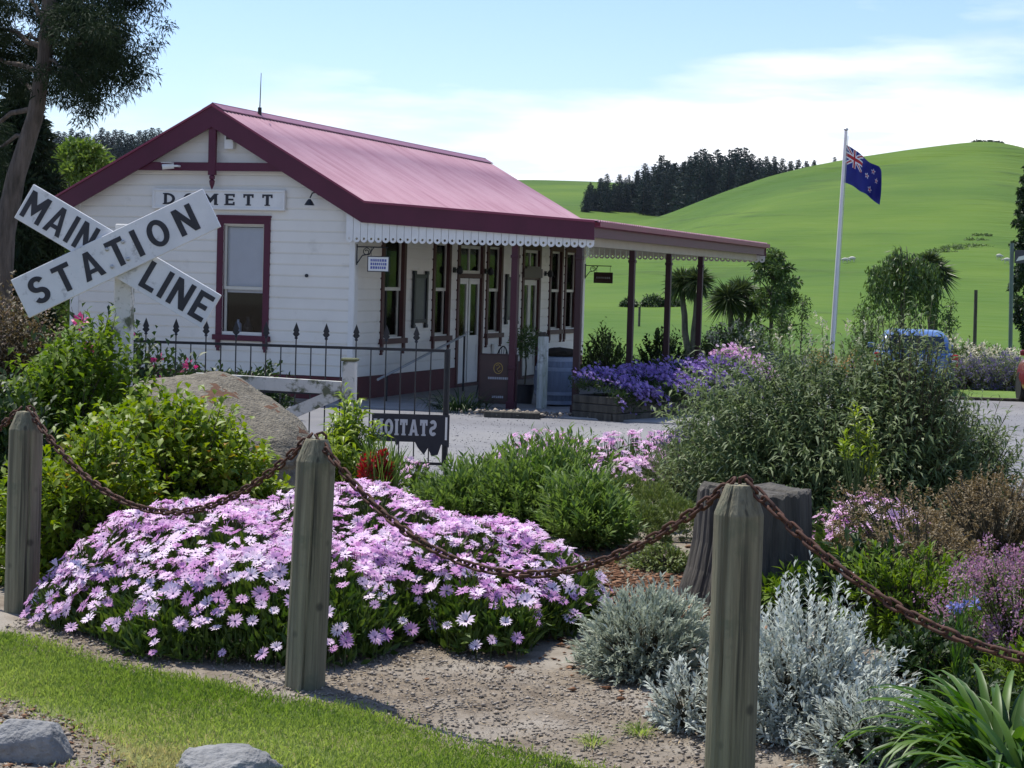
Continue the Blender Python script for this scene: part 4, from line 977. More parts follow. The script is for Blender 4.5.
# clipped santolina mounds
for i, (px, d, rr, h) in enumerate(((624, 12.7, .17, .40), (655, 12.4, .18, .34), (643, 11.5, .16, .30), (676, 11.9, .17, .32), (604, 12.0, .16, .30))):
    shrub('santolina_mound', ['olive green clipped mound at the back by the pale daisies', 'olive green clipped mound beside the misty grey plant', 'low olive mound in front of the others, left of the stump', 'olive green clipped mound touching the left side of the stump', 'olive green clipped mound against the green leafy clump'][i], 'shrub', spot(px, d), rr, rr, h, 700, 8, .030, .006, M['santol'], 50+i, ang=.6, up=.3, inner=(.7, .95), amp=.08, stems=False, tipjit=.04, group='clipped mounds left of the stump')
r, tp, td_ = shrub('misty_plant', 'soft grey-green plant with dark purple spikes beside the big grey-green bush', 'plant', spot(688, 14.6), .42, .42, .66, 800, 12, .045, .009, M['mist'], 56, ang=.5, up=.4, inner=(.3, .8), zlo=.1, amp=.2)
blooms(r, tp, 60, M['lav'], 7, 'flowers', 16, .03, .025, .012, pick=np.argsort(-tp[:, 2])[:120:2])
# the big butterfly bush
r, tp, td_ = shrub('butterfly_bush', 'big grey-green bush with long narrow leaves in front of the blue car', 'shrub', spot(826, 13.4),   .98, .9, 1.36, 2500, 17, .085, .017, M['buddleia'], 60, ang=.95, up=.08, inner=(.15, .75), amp=.20, K=18, droop=.25, tipjit=.11, zlo=.0, fold=.12, upturn=.12)
rs = np.random.RandomState(8); ii = np.argsort(-tp[:, 2]*1.2+rs.rand(len(tp))*.9)[:18]
q = np.repeat(tp[ii], 5, 0)+np.repeat(td_[ii], 5, 0)*np.tile(np.linspace(-.02, .06, 5), 18)[:, None]
blooms(r, q, len(q), M['creamblossom'], 8, 'flowers', 4, .012, .022, .010, pick=np.arange(len(q)))
shrub('butterfly_bush', 'looser spray of grey-green foliage covering the lower part of the blue car', 'shrub', spot(905, 13.0), .42, .3, 1.62, 330, 20, .085, .017, M['buddleia'], 61, ang=.95, up=.06, inner=(.05, .4), amp=.35, zlo=.35, droop=.25, upturn=.05)
shrub('butterfly_bush', 'low right-hand skirt of the big grey-green bush, nearest the red car', 'shrub', spot(958, 13.3), .40, .35, .92, 420, 17, .085, .017, M['buddleia'], 59, ang=.95, up=.06, inner=(.1, .6), amp=.3, zlo=.05, droop=.25, upturn=.08, tipjit=.15)
shrub('lime_sprig', 'bright lime sprig growing through the front of the big grey-green bush', 'plant', spot(856, 12.30), .17, .12, .88, 22, 12, .075, .018, M['limeleaf'], 62, ang=.9, up=.1, inner=(.70, .88), zlo=.55, stemmat=M['gstem'], droop=.2)
shrub('butterfly_bush', 'wispy young bush with arching sprays at the left of the big grey-green bush', 'shrub', spot(718, 14.6), .46, .4, .92, 110, 16, .10, .02, M['buddleia'], 63, ang=.95, up=.1, inner=(.02, .3), amp=.4, zlo=.25, droop=.25, upturn=.05)
# silver shrubs in front
shrub('silver_shrub', 'compact grey-green silver shrub left of the right-hand chain post', 'shrub', spot(645, 7.75), .265, .26, .42, 900, 15, .036, .0085, M['silverg'], 64, ang=.6, up=.35, inner=(.45, .9), amp=.22, zlo=-.05)
def silver(loc, rx, ry, h, tw, seed, label):
    return shrub('silver_shrub', label, 'shrub', loc, rx, ry, h, tw, 20, .034, .010, M['silver'], seed, ang=.75, up=.25, inner=(.35, .8), amp=.28, zlo=.0, upturn=.5, tipjit=.16, fold=.1)
silver(spot(800, 6.75), .37, .33, .54, 900, 65, 'large silver-leaved shrub right of the chain post, under the sloping chain')
silver(spot(690, 6.75), .13, .12, .24, 110, 66, 'small silver sprig poking out left of the right-hand chain post')
silver(spot(868, 6.35), .20, .20, .28, 300, 67, 'low silver shrub at the feet of the strappy green plant')
# bronze and pink heaths, green fillers
shrub('bronze_shrub', 'bronze-brown fine-leaved shrub behind the sloping chain', 'shrub', spot(918, 9.5), .40, .42, .50, 1100, 13, .026, .010, M['brownheath'], 68, ang=1.0, up=.15, inner=(.7, .95), amp=.3)
shrub('bronze_shrub', 'taller bronze-brown shrub by the gravel at the right edge', 'shrub', spot(992, 10.6), .36, .4, .66, 900, 13, .028, .010, M['brownheath'], 69, ang=1.0, up=.15, inner=(.7, .95), amp=.3)
r, tp, td_ = shrub('pink_heath', 'pink flowering heath at the right edge above the strappy plant', 'shrub', spot(1022, 7.9), .24, .3, .58, 800, 12, .020, .007, M['penst'], 70, ang=.6, up=.4, inner=(.35, .8), amp=.25, zlo=.1)
blooms(r, tp, 480, M['pinkheath'], 9, 'flowers', 22, .038, .013, .009)
shrub('green_filler', 'fresh green low shrub between the silver shrub and the bronze shrub', 'shrub', spot(912, 8.6), .26, .26, .42, 420, 12, .045, .014, M['brightleaf'], 71, ang=.8, up=.25, inner=(.4, .9), amp=.3)
shrub('green_filler', 'dark leafy plant in shade behind the large silver shrub', 'shrub', spot(858, 8.9), .30, .24, .36, 320, 10, .07, .026, M['darkleaf'], 72, amp=.3)
shrub('green_filler', 'sprawling green plant under the flat pink daisies', 'shrub', spot(812, 9.2), .26, .22, .30, 220, 10, .075, .024, M['brightleaf'], 73, amp=.35)
shrub('green_filler', 'dark low plant behind the strappy plant, below the blue flowers', 'shrub', spot(925, 7.4), .22, .2, .30, 300, 10, .05, .018, M['darkleaf'], 74, amp=.3)
shrub('green_filler', 'low dark ground-cover plant between the large silver shrub and the pink heath', 'plant', spot(962, 6.95), .30, .22, .20, 360, 10, .045, .016, M['darkleaf'], 76, amp=.3)
shrub('green_filler', 'low green ground-cover plant beneath the pink heath at the right edge', 'plant', spot(1030, 7.2), .26, .2, .26, 320, 10, .045, .016, M['brightleaf'], 77, amp=.3)
shrub('green_filler', 'small olive ground-cover plant left of the stump in the bark mulch', 'plant', spot(668, 10.6), .20, .16, .14, 200, 9, .035, .010, M['santol'], 78, amp=.3)
# blue flowers
r, tp, td_ = shrub('blue_flower_plant', 'small plant with a few blue flowers below the green filler shrub', 'flower', spot(954, 7.15), .11, .06, .40, 16, 8, .09, .010, M['strap'], 75, ang=.4, up=.3, inner=(.02, .2), zlo=.75, stemmat=M['gstem'])
blooms(r, tp, 5, M['blueflower'], 10, 'flowers', 14, .016, .018, .012, pick=np.argsort(-tp[:, 2])[:5])
# strappy plant (arching ribbons)
def strappy(name, label, loc, n, L0, w0, mat, seed, rise=1.0, cat='plant', group=None, spread=.06, sx=1.0):
    rs = np.random.RandomState(seed); root = empty(name, loc, 0, label, cat, group)
    a = rs.rand(n)*2*PI; lean = rs.uniform(.36, 1.30, n); Ln = L0*rs.uniform(.6, 1.15, n); K = 9
    base = np.stack([np.cos(a)*spread*rs.rand(n)*sx, np.sin(a)*spread*rs.rand(n), np.zeros(n)], -1)
    out = np.stack([np.cos(a), np.sin(a), 0*a], -1); side = np.stack([-np.sin(a), np.cos(a), 0*a], -1)
    p = base.copy(); ang_ = PI/2-lean*.6; V = []; 
    for k in range(K):
        t = k/(K-1); w = w0*(1-t**3.0)*(.55+.45*min(1, t*4))*rs.uniform(.98, 1.02, n)
        cen = p.copy()
        V.append(np.stack([cen-side*w[:, None]/2+np.array([0, 0, .15])*w[:, None], cen-np.array([0, 0, .1])*w[:, None], cen+side*w[:, None]/2+np.array([0, 0, .15])*w[:, None]], 1))
        step = Ln/(K-1); p = p+(out*np.cos(ang_)[:, None]+np.array([0, 0, 1.])*np.sin(ang_)[:, None]*rise)*step[:, None]
        ang_ = ang_-(.10+.30*t)*(.4+lean)
    V = np.stack(V, 1); o = (np.arange(n)*K*3)[:, None, None]; Fq = []
    for k in range(K-1):
        q = k*3; Fq += [[q, q+1, q+4, q+3], [q+1, q+2, q+5, q+4]]
    rn = np.repeat(rs.rand(n), K*3); V = V.reshape(-1, 3); V[:, 2] = np.maximum(V[:, 2], .004)
    np_mesh('leaves', V, (np.array(Fq)[None]+o).reshape(-1, 4), mat, root, rnd=rn, nside=4, smooth_=True); return root
strappy('strap_leaf_plant', 'strappy green plant with arching leaves in the bottom right corner', spot(1000, 6.05), 240, .52, .034, M['strap'], 5, spread=.15)
strappy('strap_leaf_plant', 'second strappy green clump, closer and half out of the frame', spot(1040, 5.55), 150, .46, .034, M['strap'], 6, spread=.10)
strappy('grass_tuft', 'grassy tuft at the foot of the brown sign board', BW(4.9, -.75, -.05)+Vector((0, 0, 0)), 160, .48, .02, M['darkleaf'], 7, spread=.32, sx=1.5)

# ------------------------------------------------------------------ lawn blades, pebbles, mulch
rs = np.random.RandomState(11)
def sheet_pts(n, lo=0, hi=1):
    r, c, _ = LP.shape; v = lo+(hi-lo)*rs.rand(n); u = rs.rand(n)
    i = np.clip((v*(r-1)).astype(int), 0, r-2); j = np.clip((u*(c-1)).astype(int), 0, c-2); a = (v*(r-1)-i)[:, None]; b = (u*(c-1)-j)[:, None]
    return (LP[i, j]*(1-a)+LP[i+1, j]*a)*(1-b)+(LP[i, j+1]*(1-a)+LP[i+1, j+1]*a)*b, v
P2, v = sheet_pts(150000, -.0, 1.0)
pat = .5+.5*np.sin(P2[:, 0]*3.1+P2[:, 1]*2.2)*np.sin(P2[:, 1]*3.7-1)
keep = (rs.rand(len(v)) < np.clip(1.15-np.maximum(0, v-.72)*2.6-.45*pat*pat, .06, 1)) & (P2[:, 1] < 10) & (P2[:, 1] > 4.8)
P2, v = P2[keep], v[keep]; n = len(P2)
jit = rs.randn(n, 2)*.03*(np.abs(v-.5) > .44)[:, None]; P2 = P2+jit
P3 = np.concatenate([P2, (T(P2[:, 0], P2[:, 1])+.008)[:, None]], 1)
D = unit(np.array([0, 0, 1.])+rs.randn(n, 3)*.45)
tone = np.clip(.25*rs.rand(n)+.35+.35*np.sin(P2[:, 0]*2.3+1)*np.sin(P2[:, 1]*2.9)+.4*(v-.4), 0, .93)+(rs.rand(n) < .06*(.4+v*2))*.2
nb3 = 9000; xb = rs.uniform(-3.0, -.7, nb3); yb = rs.uniform(5.2, 8.0, nb3)
eb = np.interp(xb, [-3.4, -2.2, -1.80, -1.48, -1.30, -1.05, -.6], [8.0, 7.12, 6.82, 6.50, 6.15, 5.6, 4.9]); cl3 = np.sin(xb*7+1)*np.sin(yb*8)+np.sin(xb*17)*np.sin(yb*15)
kb = (yb < eb+.08) & ((cl3 > .75) | (yb > eb-.10*rs.rand(nb3)))
Pb = np.stack([xb[kb], yb[kb], T(xb[kb], yb[kb])+.002], -1); P3 = np.concatenate([P3, Pb]); D = np.concatenate([D, unit(np.array([0, 0, 1.])+rs.randn(len(Pb), 3)*.6)]); tone = np.concatenate([tone, .3+.65*rs.rand(len(Pb))]); n = len(P3)
xe = rs.uniform(-2.6, 1.4, 9000); ee = np.interp(xe, [p[0] for p in LA], [p[1] for p in LA]); ye = ee+np.abs(rs.randn(9000))*.07-.02; ke = rs.rand(9000) < .5+.5*np.sin(xe*9)
Pe = np.stack([xe[ke], ye[ke], T(xe[ke], ye[ke])+.002], -1); P3 = np.concatenate([P3, Pe]); D = np.concatenate([D, unit(np.array([0, 0, 1.])+rs.randn(len(Pe), 3)*.6)]); tone = np.concatenate([tone, .3+.6*rs.rand(len(Pe))]); n = len(P3)
tag(leaf_obj('lawn_grass', P3, D, rs.uniform(.015, .042, n), rs.uniform(.003, .006, n), M['blade'], None, rs, rnd=np.clip(tone, 0, 1), droop=.15), kind='stuff')
def stones(name, n, region, size, mats, seed, flat=.6):
    rs = np.random.RandomState(seed); P = region(rs, n); s = size[0]*(size[1]/size[0])**(rs.rand(len(P))**2.2)
    base = np.array([[1, 0, 0], [-1, 0, 0], [0, 1, 0], [0, -1, 0], [0, 0, 1], [0, 0, -1]], float)
    V = base[None]*(.7+.6*rs.rand(len(P), 6, 1))+rs.randn(len(P), 6, 3)*.16
    V *= s[:, None, None]*np.array([1, 1, flat]); an = rs.rand(len(P))*6.28; ca, sa = np.cos(an)[:, None], np.sin(an)[:, None]
    x, y = V[..., 0].copy(), V[..., 1].copy(); V[..., 0] = x*ca-y*sa; V[..., 1] = x*sa+y*ca
    V += P[:, None]; Fc = np.array([[0, 2, 4], [2, 1, 4], [1, 3, 4], [3, 0, 4], [2, 0, 5], [1, 2, 5], [3, 1, 5], [0, 3, 5]])[None]+(np.arange(len(P))*6)[:, None, None]
    return tag(np_mesh(name, V.reshape(-1, 3), Fc.reshape(-1, 3), mats, None, rnd=np.repeat(rs.rand(len(P)), 6)), kind='stuff')
M['pebble'] = leafm('mixed_pebbles', (.20, .17, .135), (.36, .31, .25), 0, .9, .2)
M['chips'] = leafm('reddish_bark_chips', (.10, .045, .022), (.30, .17, .10), 0, .9, .1)
def reg_path(rs, n):
    x = rs.uniform(-2.2, 1.6, n); y = 6.0+rs.rand(n)*3.0
    edge = np.interp(x, [-2.3, -1.53, -.76, -.25, .26, .9, 1.6], [8.12, 7.5, 6.98, 6.54, 6.15, 5.6, 5.0])
    k = (y > edge-.03) & (y < edge+1.7); x, y = x[k], y[k]
    return np.stack([x, y, T(x, y)+.004], -1)
stones('path_pebbles', 30000, reg_path, (.0025, .013), M['pebble'], 3)
def reg_bl(rs, n):
    x = rs.uniform(-3.0, -.5, n); y = rs.uniform(4.9, 8.0, n)
    edge = np.interp(x, [-3.4, -2.2, -1.80, -1.48, -1.30, -1.05, -.6], [8.0, 7.12, 6.82, 6.50, 6.15, 5.6, 4.9]); k = y < edge+.10
    x, y = x[k], y[k]; return np.stack([x, y, T(x, y)+.004], -1)
stones('bank_pebbles', 12000, reg_bl, (.004, .016), M['pebble'], 4)
def reg_mulch(rs, n):
    c = spot(640, 9.6); x = c.x+rs.randn(n)*.38; y = c.y+rs.randn(n)*.8; return np.stack([x, y, T(x, y)+.01], -1)
stones('bark_mulch', 5000, reg_mulch, (.008, .03), M['chips'], 5, .35)
def reg_bank(rs, n):
    x = rs.uniform(-3.0, -.5, n); y = rs.uniform(4.9, 8.0, n)
    edge = np.interp(x, [-3.4, -2.2, -1.80, -1.48, -1.30, -1.05, -.6], [8.0, 7.12, 6.82, 6.50, 6.15, 5.6, 4.9]); k = (y < edge+.15)
    x, y = x[k], y[k]; return np.stack([x, y, T(x, y)+.006], -1)
stones('dry_litter', 5000, reg_bank, (.006, .02), M['chips'], 6, .25)
def reg_yard(rs, n):
    y = 20.5+15*rs.rand(n)**1.6; x = rs.uniform(-.06, .28, n)*y; return np.stack([x, y, T(x, y)+.012], -1)
stones('yard_gravel', 9000, reg_yard, (.005, .012), M['pebble2'] if 'pebble2' in M else leafm('grey_yard_gravel', (.15, .15, .16), (.27, .265, .26), 0, .9, .2), 7)
def reg_all(rs, n): return np.concatenate([reg_path(rs, n), reg_bl(rs, n)])
rs = np.random.RandomState(31); Pl = reg_all(rs, 6000); n = len(Pl); an = rs.rand(n)*6.28
tag(leaf_obj('straw_litter', Pl+np.array([0, 0, .004]), unit(np.stack([np.cos(an), np.sin(an), rs.randn(n)*.12], -1)), rs.uniform(.012, .05, n), rs.uniform(.0015, .006, n), M['litter'], None, rs, Nrm=np.tile(np.array([[0, 0, 1.]]), (n, 1))), kind='stuff')
# a few dry tufts and weeds on the path
for i, (px, d, lab) in enumerate(((640, 6.65, 'small dry grass tuft on the gravel path left of the chain post'), (592, 6.5, 'small green weed at the lawn edge near the path'))):
    strappy('grass_tuft', lab, spot(px, d), 60, .07, .004, M['blade'], 20+i, spread=.05)
# ------------------------------------------------------------------ chain fence
PA = [Vector((-3.75, 10.15, 0)), Vector((-2.235, 8.70, 0)), Vector((-.765, 7.25, 0)), Vector((.695, 5.70, 0)), Vector((2.08, 4.12, 0))]
PH = [.93, .925, .965, 1.0, 1.0]
def chain_post(i, label, lean, crack, seed):
    r = empty('chain_post', PA[i], 0, label, 'post', 'chain fence posts'); rs = random.Random(seed)
    H = PH[i]; R0 = .077; n = 72; cr = [rs.uniform(0, 6.28) for _ in range(7)]+[crack]
    dep = [rs.uniform(.001, .004) for _ in range(7)]+[.009]
    def wob(a, z):
        w = 1+.010*math.sin(2*a+seed)+.006*math.sin(5*a+z*3)
        for c, d in zip(cr, dep):
            da = abs((a-c-.04*math.sin(z*5+c)+PI) % (2*PI)-PI)
            if da < .09: w -= d/R0*(1-da/.09)
        return w
    prof_ = [(R0*1.01, -.05)]+[(R0*(1.01-.03*k/12), H*.91*k/12) for k in range(13)]+[(R0*.965, H*.915), (R0*.60, H*.992), (R0*.55, H), (R0*.03, H+.002)]
    mb = MB(); mb.lathe(prof_, n, wob=wob); p = mb.build('post', M['oldwood'], r, smooth_=False)
    r.rotation_euler = (lean[1], lean[0], 0)
    mb = MB(); mb.tube([(.0, .0, H-.01), (0, 0, H+.02), (.018, 0, H+.026), (.034, 0, H+.014), (.036, 0, H-.02)], .006, 8); mb.build('staple', M['rust'], r)
chain_post(1, 'weathered round timber post at the left, in front of the yellow-green shrubs', (.012, 0), 5.2, 2)
chain_post(2, 'weathered round timber post standing against the big mound of daisies', (.026, 0), 4.75, 3)
chain_post(3, 'weathered round timber post in front of the stump, between two silver shrubs', (.0, 0), 4.1, 5)
def chain(a, b, sag, label):
    a = Vector(a); b = Vector(b); n = 400; pts = []
    for k in range(n+1):
        t = k/n; p = a.lerp(b, t); p.z -= sag*4*t*(1-t); pts.append(p)
    cum = [0]
    for k in range(n): cum.append(cum[-1]+(pts[k+1]-pts[k]).length)
    pitch = .0405; N_ = int(cum[-1]/pitch); mb = MB(); rs = random.Random(2)
    for q in range(N_):
        s = (q+.5)/N_*cum[-1]; k = min(range(0, n, 1), key=lambda z: abs(cum[z]-s)) if False else int(np.searchsorted(cum, s)); k = max(1, min(n-1, k))
        t = (pts[k+1]-pts[k-1]).normalized(); side = t.cross(Vector((0, 0, 1))).normalized(); up = side.cross(t)
        w = side if q % 2 else up; an = rs.uniform(-.35, .35)+.5; w = (w*math.cos(an)+t.cross(w)*math.sin(an)).normalized()
        L2, R_ = .0165, .0125; ring = []
        for j in range(7): u = -PI/2+PI*j/6; ring.append(pts[k]+t*(L2+R_*math.cos(u))+w*R_*math.sin(u))
        for j in range(7): u = PI/2+PI*j/6; ring.append(pts[k]+t*(-L2+R_*math.cos(u))+w*R_*math.sin(u))
        mb.tube(ring, .0052, 6, closed=True)
    return tag(mb.build('chain', M['rust'], None, smooth_=True), label, 'chain', 'rusty fence chains')
def topp(i, dx=0): return PA[i]+Vector((dx, 0, PH[i]+.012))
chain(topp(0), topp(1, -.02), .33, 'short run of rusty chain leaving the frame left of the left post')
chain(topp(1, .02), topp(2, -.0), .38, 'rusty chain hanging between the left post and the daisy mound post')
chain(topp(2, .02), topp(3, -.02), .40, 'rusty chain hanging across the daisies from the middle post to the post by the stump')
chain(topp(3, .02), topp(4), .37, 'rusty chain sloping down to the right over the large silver shrub')

# ------------------------------------------------------------------ cross sign
d0 = 13.0
c0 = at(122, 256, d0)
cs = empty('crossing_sign', Vector((c0.x, c0.y+.10, 0)), 0, 'white crossed railway boards with black letters on a flaking post', 'sign')
mb = MB(); mb.box(-.06, .06, -.055, .055, -.05, c0.z+.22); mb.build('post', M['flakewood'], cs, bevel=.008)
def sboard(p0, p1, hgt, words, dy, name, seed):
    a = at(p0[0], p0[1], d0); b = at(p1[0], p1[1], d0); mid = (a+b)/2; mid.y = d0
    x = (b-a); Lg = x.length; x.normalize(); z = Vector((0, 1, 0)); y = Vector((-x.z, 0, x.x))
    mw_ = frame_mat(mid-Vector((cs.location.x, cs.location.y, 0))+Vector((0, dy, 0)), x, y)
    mb = MB(); mb.box(-Lg/2, Lg/2, -hgt/2, hgt/2, -.014, .014); bd = mb.build(name, M['signwhite'], cs, bevel=.003)
    bd.matrix_local = mw_
    for wds, off, wd in words:
        text_mesh('lettering', wds, M['blacklet'], bd, Matrix.Translation((off, .0, .0160)), hgt*(.74 if wds != 'STATION' else .66), wd, depth=.003, t=.18 if wds != 'STATION' else .185, gap=.17 if wds != 'STATION' else .30)
    mb = MB()
    for q in (-.06, .06):
        mb.lathe([(.014, 0), (.014, .008), (.006, .012)], 8, c=(q+.02, .05, .014)); mb.lathe([(.014, 0), (.014, .008), (.006, .012)], 8, c=(q, -.07, .014))
    mb.build('bolt', M['steel'], bd)
    return bd
sboard((24.5, 201), (212, 312), .265, [('MAIN', -.455, .53), ('LINE', .465, .50)], -.005, 'main_line_board', 1)
sboard((22, 299), (213, 208), .285, [('STATION', -.02, 1.24)], -.045, 'station_board', 2)

# ------------------------------------------------------------------ boulder, rocks, stump
def rock(name, label, loc, dims, seed, mat, cuts=14, flatbase=True, rough=.07, fn=None, cat='rock', sub=5, rz=0, planes=()):
    bm = bmesh.new(); bmesh.ops.create_icosphere(bm, subdivisions=sub, radius=1)
    rs = np.random.RandomState(seed); pl = [(Vector(n_).normalized(), d_) for n_, d_ in planes]+[(Vector(rs.randn(3)).normalized(), rs.uniform(.62, .92)) for _ in range(cuts)]
    from mathutils import noise as nn
    for v in bm.verts:
        p = v.co.copy()
        for n_, d_ in pl:
            e = p.dot(n_)-d_
            if e > 0: p -= n_*e*.86
        p *= 1+rough*nn.fractal(p*2.2+Vector((seed, 0, 0)), 1, 2, 5)+rough*.35*nn.fractal(p*9+Vector((seed, 0, 0)), 1, 2, 4)
        p = Vector((p.x*dims[0], p.y*dims[1], p.z*dims[2]))
        if fn: p = fn(p)
        v.co = p
    me = bpy.data.meshes.new(name); bm.to_mesh(me); bm.free(); me.materials.append(mat)
    me.polygons.foreach_set('use_smooth', [True]*len(me.polygons)); o = link(bpy.data.objects.new(name, me)); o.location = loc; o.rotation_euler = (0, 0, rz)
    return tag(o, label, cat)
rock('rock', 'grey angular stone lying in the bottom left corner', spot(34, 6.10)+Vector((0, 0, .045)), (.140, .10, .105), 4, M['rock'], 9, rough=.045, planes=(((.10, .22, 1), .68), ((-.15, -1, -.1), .62), ((.9, -.5, .2), .78)))
rock('rock', 'pitted grey stone cut by the bottom edge, right of the corner stone', spot(229, 5.93)+Vector((0, 0, .018)), (.165, .13, .090), 9, M['rock'], 9, rough=.10, planes=(((-.1, .15, 1), .72),))
dB = 14.8
bl = at(222, 427, dB)
def bshape(p):
    t = (p.x+.75)/1.5
    p.z += .05-.26*max(0, t-.40)**1.3*1.7 + (.30*p.y if p.z > -.1 else 0)
    return p
bo = rock('boulder', 'large lichened brown boulder resting on a stone block before the iron fence', Vector((bl.x, bl.y, bl.z)), (.78, .66, .25), 21, M['boulder'], 2, rough=.10, fn=bshape, cat='boulder')
bo.rotation_euler = (0, math.radians(9), 0)
bm = bmesh.new(); bm.from_mesh(bo.data)                 # a thin crust of rust-brown lichen on the crest
from mathutils import noise as nn
sel = [f for f in bm.faces if f.normal.z > .55 and (nn.noise(f.calc_center_median()*4.2+Vector((3, 1, 7)))+.45*nn.noise(f.calc_center_median()*19)) > .42 and f.calc_center_median().x > -.35]
mi = np.zeros(len(bo.data.polygons), np.int32); mi[[f.index for f in sel]] = 1; bm.free(); bo.data.materials.append(M['moss']); bo.data.polygons.foreach_set('material_index', mi)
pb = at(282, 446, dB); mb = MB(); mb.box(-.32, .30, -.22, .25, -.05, bl.z-.10)
o = tag(mb.build('stone_block', M['plinth'], None, bevel=.02), 'tan squared stone block under the right end of the boulder', 'stone block'); o.location = (pb.x-.08, pb.y+.05, float(T(0, dB)))
sp = spot(752, 9.55)
stp = empty('tree_stump', sp, .4, 'grey sawn tree stump behind the right-hand chain post', 'stump')
def swob(a, z): return 1+.055*math.sin(3*a+1)+.03*math.sin(5*a+2+z*.8)+.010*math.sin(13*a+math.sin(z*9))+.012*abs(math.sin(9*a+2*math.sin(4*a)))**6*-2+.006*math.sin(29*a+z*7)
_crk = [(random.Random(i*7+3).uniform(0, 6.28), random.Random(i).uniform(.02, .07)) for i in range(16)]
_sw0 = swob
def swob(a, z): return _sw0(a, z)-sum(d*max(0, 1-abs((a-c-.05*math.sin(z*7+c)+PI) % (2*PI)-PI)/.06) for c, d in _crk)
mb = MB(); mb.lathe([(.37, -.05), (.345, .05), (.315, .16), (.292, .30), (.283, .45), (.278, .52), (.276, .553), (.262, .566)], 180, wob=swob); so_ = mb.build('stump_wood', M['greywood'], stp, smooth_=False)
from mathutils import noise as nn
for v in so_.data.vertices:
    if v.co.z > .5: v.co.z += .030*nn.noise(Vector((v.co.x*9, v.co.y*9, 1)))+.018*nn.noise(Vector((v.co.x*30, v.co.y*30, 2)))
mb = MB(); mb.lathe([(.245, .530), (.24, .545), (.02, .552)], 90, wob=_sw0); mb.build('sawn_top', pm('sawn_stump_top', (.10, .09, .07), (.05, .045, .036), 12, .9, .5, 30), stp)

# ------------------------------------------------------------------ white timber rail and iron fence with mirrored sign
d1 = 17.6
r = empty('white_timber_rail', spot(347, d1), -.08, 'flaking white timber rail with a mossy capped post behind the boulder', 'rail')
zg = float(T(0, d1)); zt = at(347, 358, d1).z-zg
mb = MB(); mb.box(-.062, .062, -.062, .062, -.05, zt-.03); mb.build('rail_post', M['flakewood'], r, bevel=.01)
mb = MB(); mb.box(-.076, .076, -.076, .076, zt-.028, zt); mb.build('post_cap', pm('mossy_cap', (.14, .15, .07), (.09, .10, .05), 20, .9, .5, 60), r, bevel=.01)
za = at(240, 383, d1).z-zg; zb2 = at(345, 386, d1).z-zg
mb = MB(); mb.bar((-1.55, 0, za+.02), (-.077, 0, zb2-.02), .07, .12); mb.build('top_rail', M['flakewood'], r)
mb = MB(); mb.bar((-.08, 0, zb2-.06), (-.95, 0, zb2-.46), .06, .11); mb.build('brace', M['flakewood'], r)
mb = MB(); mb.box(-1.60, -1.46, -.07, .07, -.05, za+.05); mb.build('rail_post', M['flakewood'], r, bevel=.01)
d2 = 20.2
a = at(128, 341, d2); b = at(449, 351, d2); zf0 = float(T(0, d2)); Lf = (b-a).length; sl_ = math.atan2((b-a).z, (b-a).x)
fe = empty('iron_fence', Vector((a.x, d2, zf0)), 0, 'black iron fence with spear finials in front of the station', 'fence')
ha = a.z-zf0; hb = b.z-zf0; nb_ = 21
rail = lambda x, h: h+(hb-ha)*x/Lf-.0
mb = MB(); mb.bar((0, 0, rail(0, ha)), (Lf, 0, rail(Lf, ha)), .012, .030); mb.bar((0, 0, .12), (Lf, 0, .12), .012, .03)
mb.bar((0, 0, rail(0, ha)-.48), (2.28, 0, rail(2.28, ha)-.50), .010, .022); mb.build('rail', M['iron'], fe)
for k in range(nb_+1):
    x = .03+(Lf-.06)*k/nb_; tall = k % 2 == 1 and k < nb_-1; h = rail(x, ha)
    mb = MB(); mb.tube([(x, 0, .05), (x, 0, h+(.10 if tall else -.005))], .0072 if k < nb_ else .018, 6); p = mb.build('picket', M['iron'], fe)
    if tall:
        mb = MB(); mb.lathe([(.010, 0), (.020, .012), (.010, .028)], 8, c=(x, 0, h+.075))
        mb.prism([(-.011, .10), (.011, .10), (.038, .13), (.022, .152), (.033, .165), (0, .255), (-.033, .165), (-.022, .152), (-.038, .13)], lambda u, w_, t: (x+u, t, h+w_), -.008, .008); mb.build('finial', M['iron'], p)
mb = MB(); mb.tube([(Lf-.005, 0, -.05), (Lf-.005, 0, hb+.02)], .022, 8); mb.build('end_post', M['iron'], fe)
# sign hung on the back of the fence
q0 = at(372, 413, d2-.04); q1 = at(449, 443, d2-.04)
ms = empty('mirrored_sign', Vector((q0.x, d2-.03, q1.z)), 0, 'dark cut-out sign seen from behind, its word reading backwards, on the iron fence', 'sign')
w_, h_ = q1.x-q0.x, q0.z-q1.z
mb = MB(); poly = [(0, 0), (w_*.30, 0), (w_*.33, -.05), (w_*.36, 0), (w_*.56, 0), (w_*.60, -.06), (w_*.68, -.135), (w_*.73, -.06), (w_*.78, -.15), (w_*.86, -.13), (w_*.90, -.02), (w_, -.05), (w_, h_), (0, h_)]
mb.prism(poly, lambda x, z, t: (x, t, z), -.012, 0); mb.build('sign_panel', pm('dark_blue_black_sign', (.016, .017, .026), (.022, .023, .032), 7, .55), ms)
text_mesh('lettering', 'STATION', M['greytext2'] if 'greytext2' in M else pm('lit_gravel_letter_paint', (.52, .53, .55), (.46, .47, .49), 9, .7), ms, frame_mat((w_*.435, -.0150, h_*.52), (1, 0, 0), (0, 0, 1)), h_*.58, w_*.80, depth=.003, t=.22, gap=.08, sf=.06, mirror=True)  # raised pale letters stand in for lit gravel showing through cut-outs
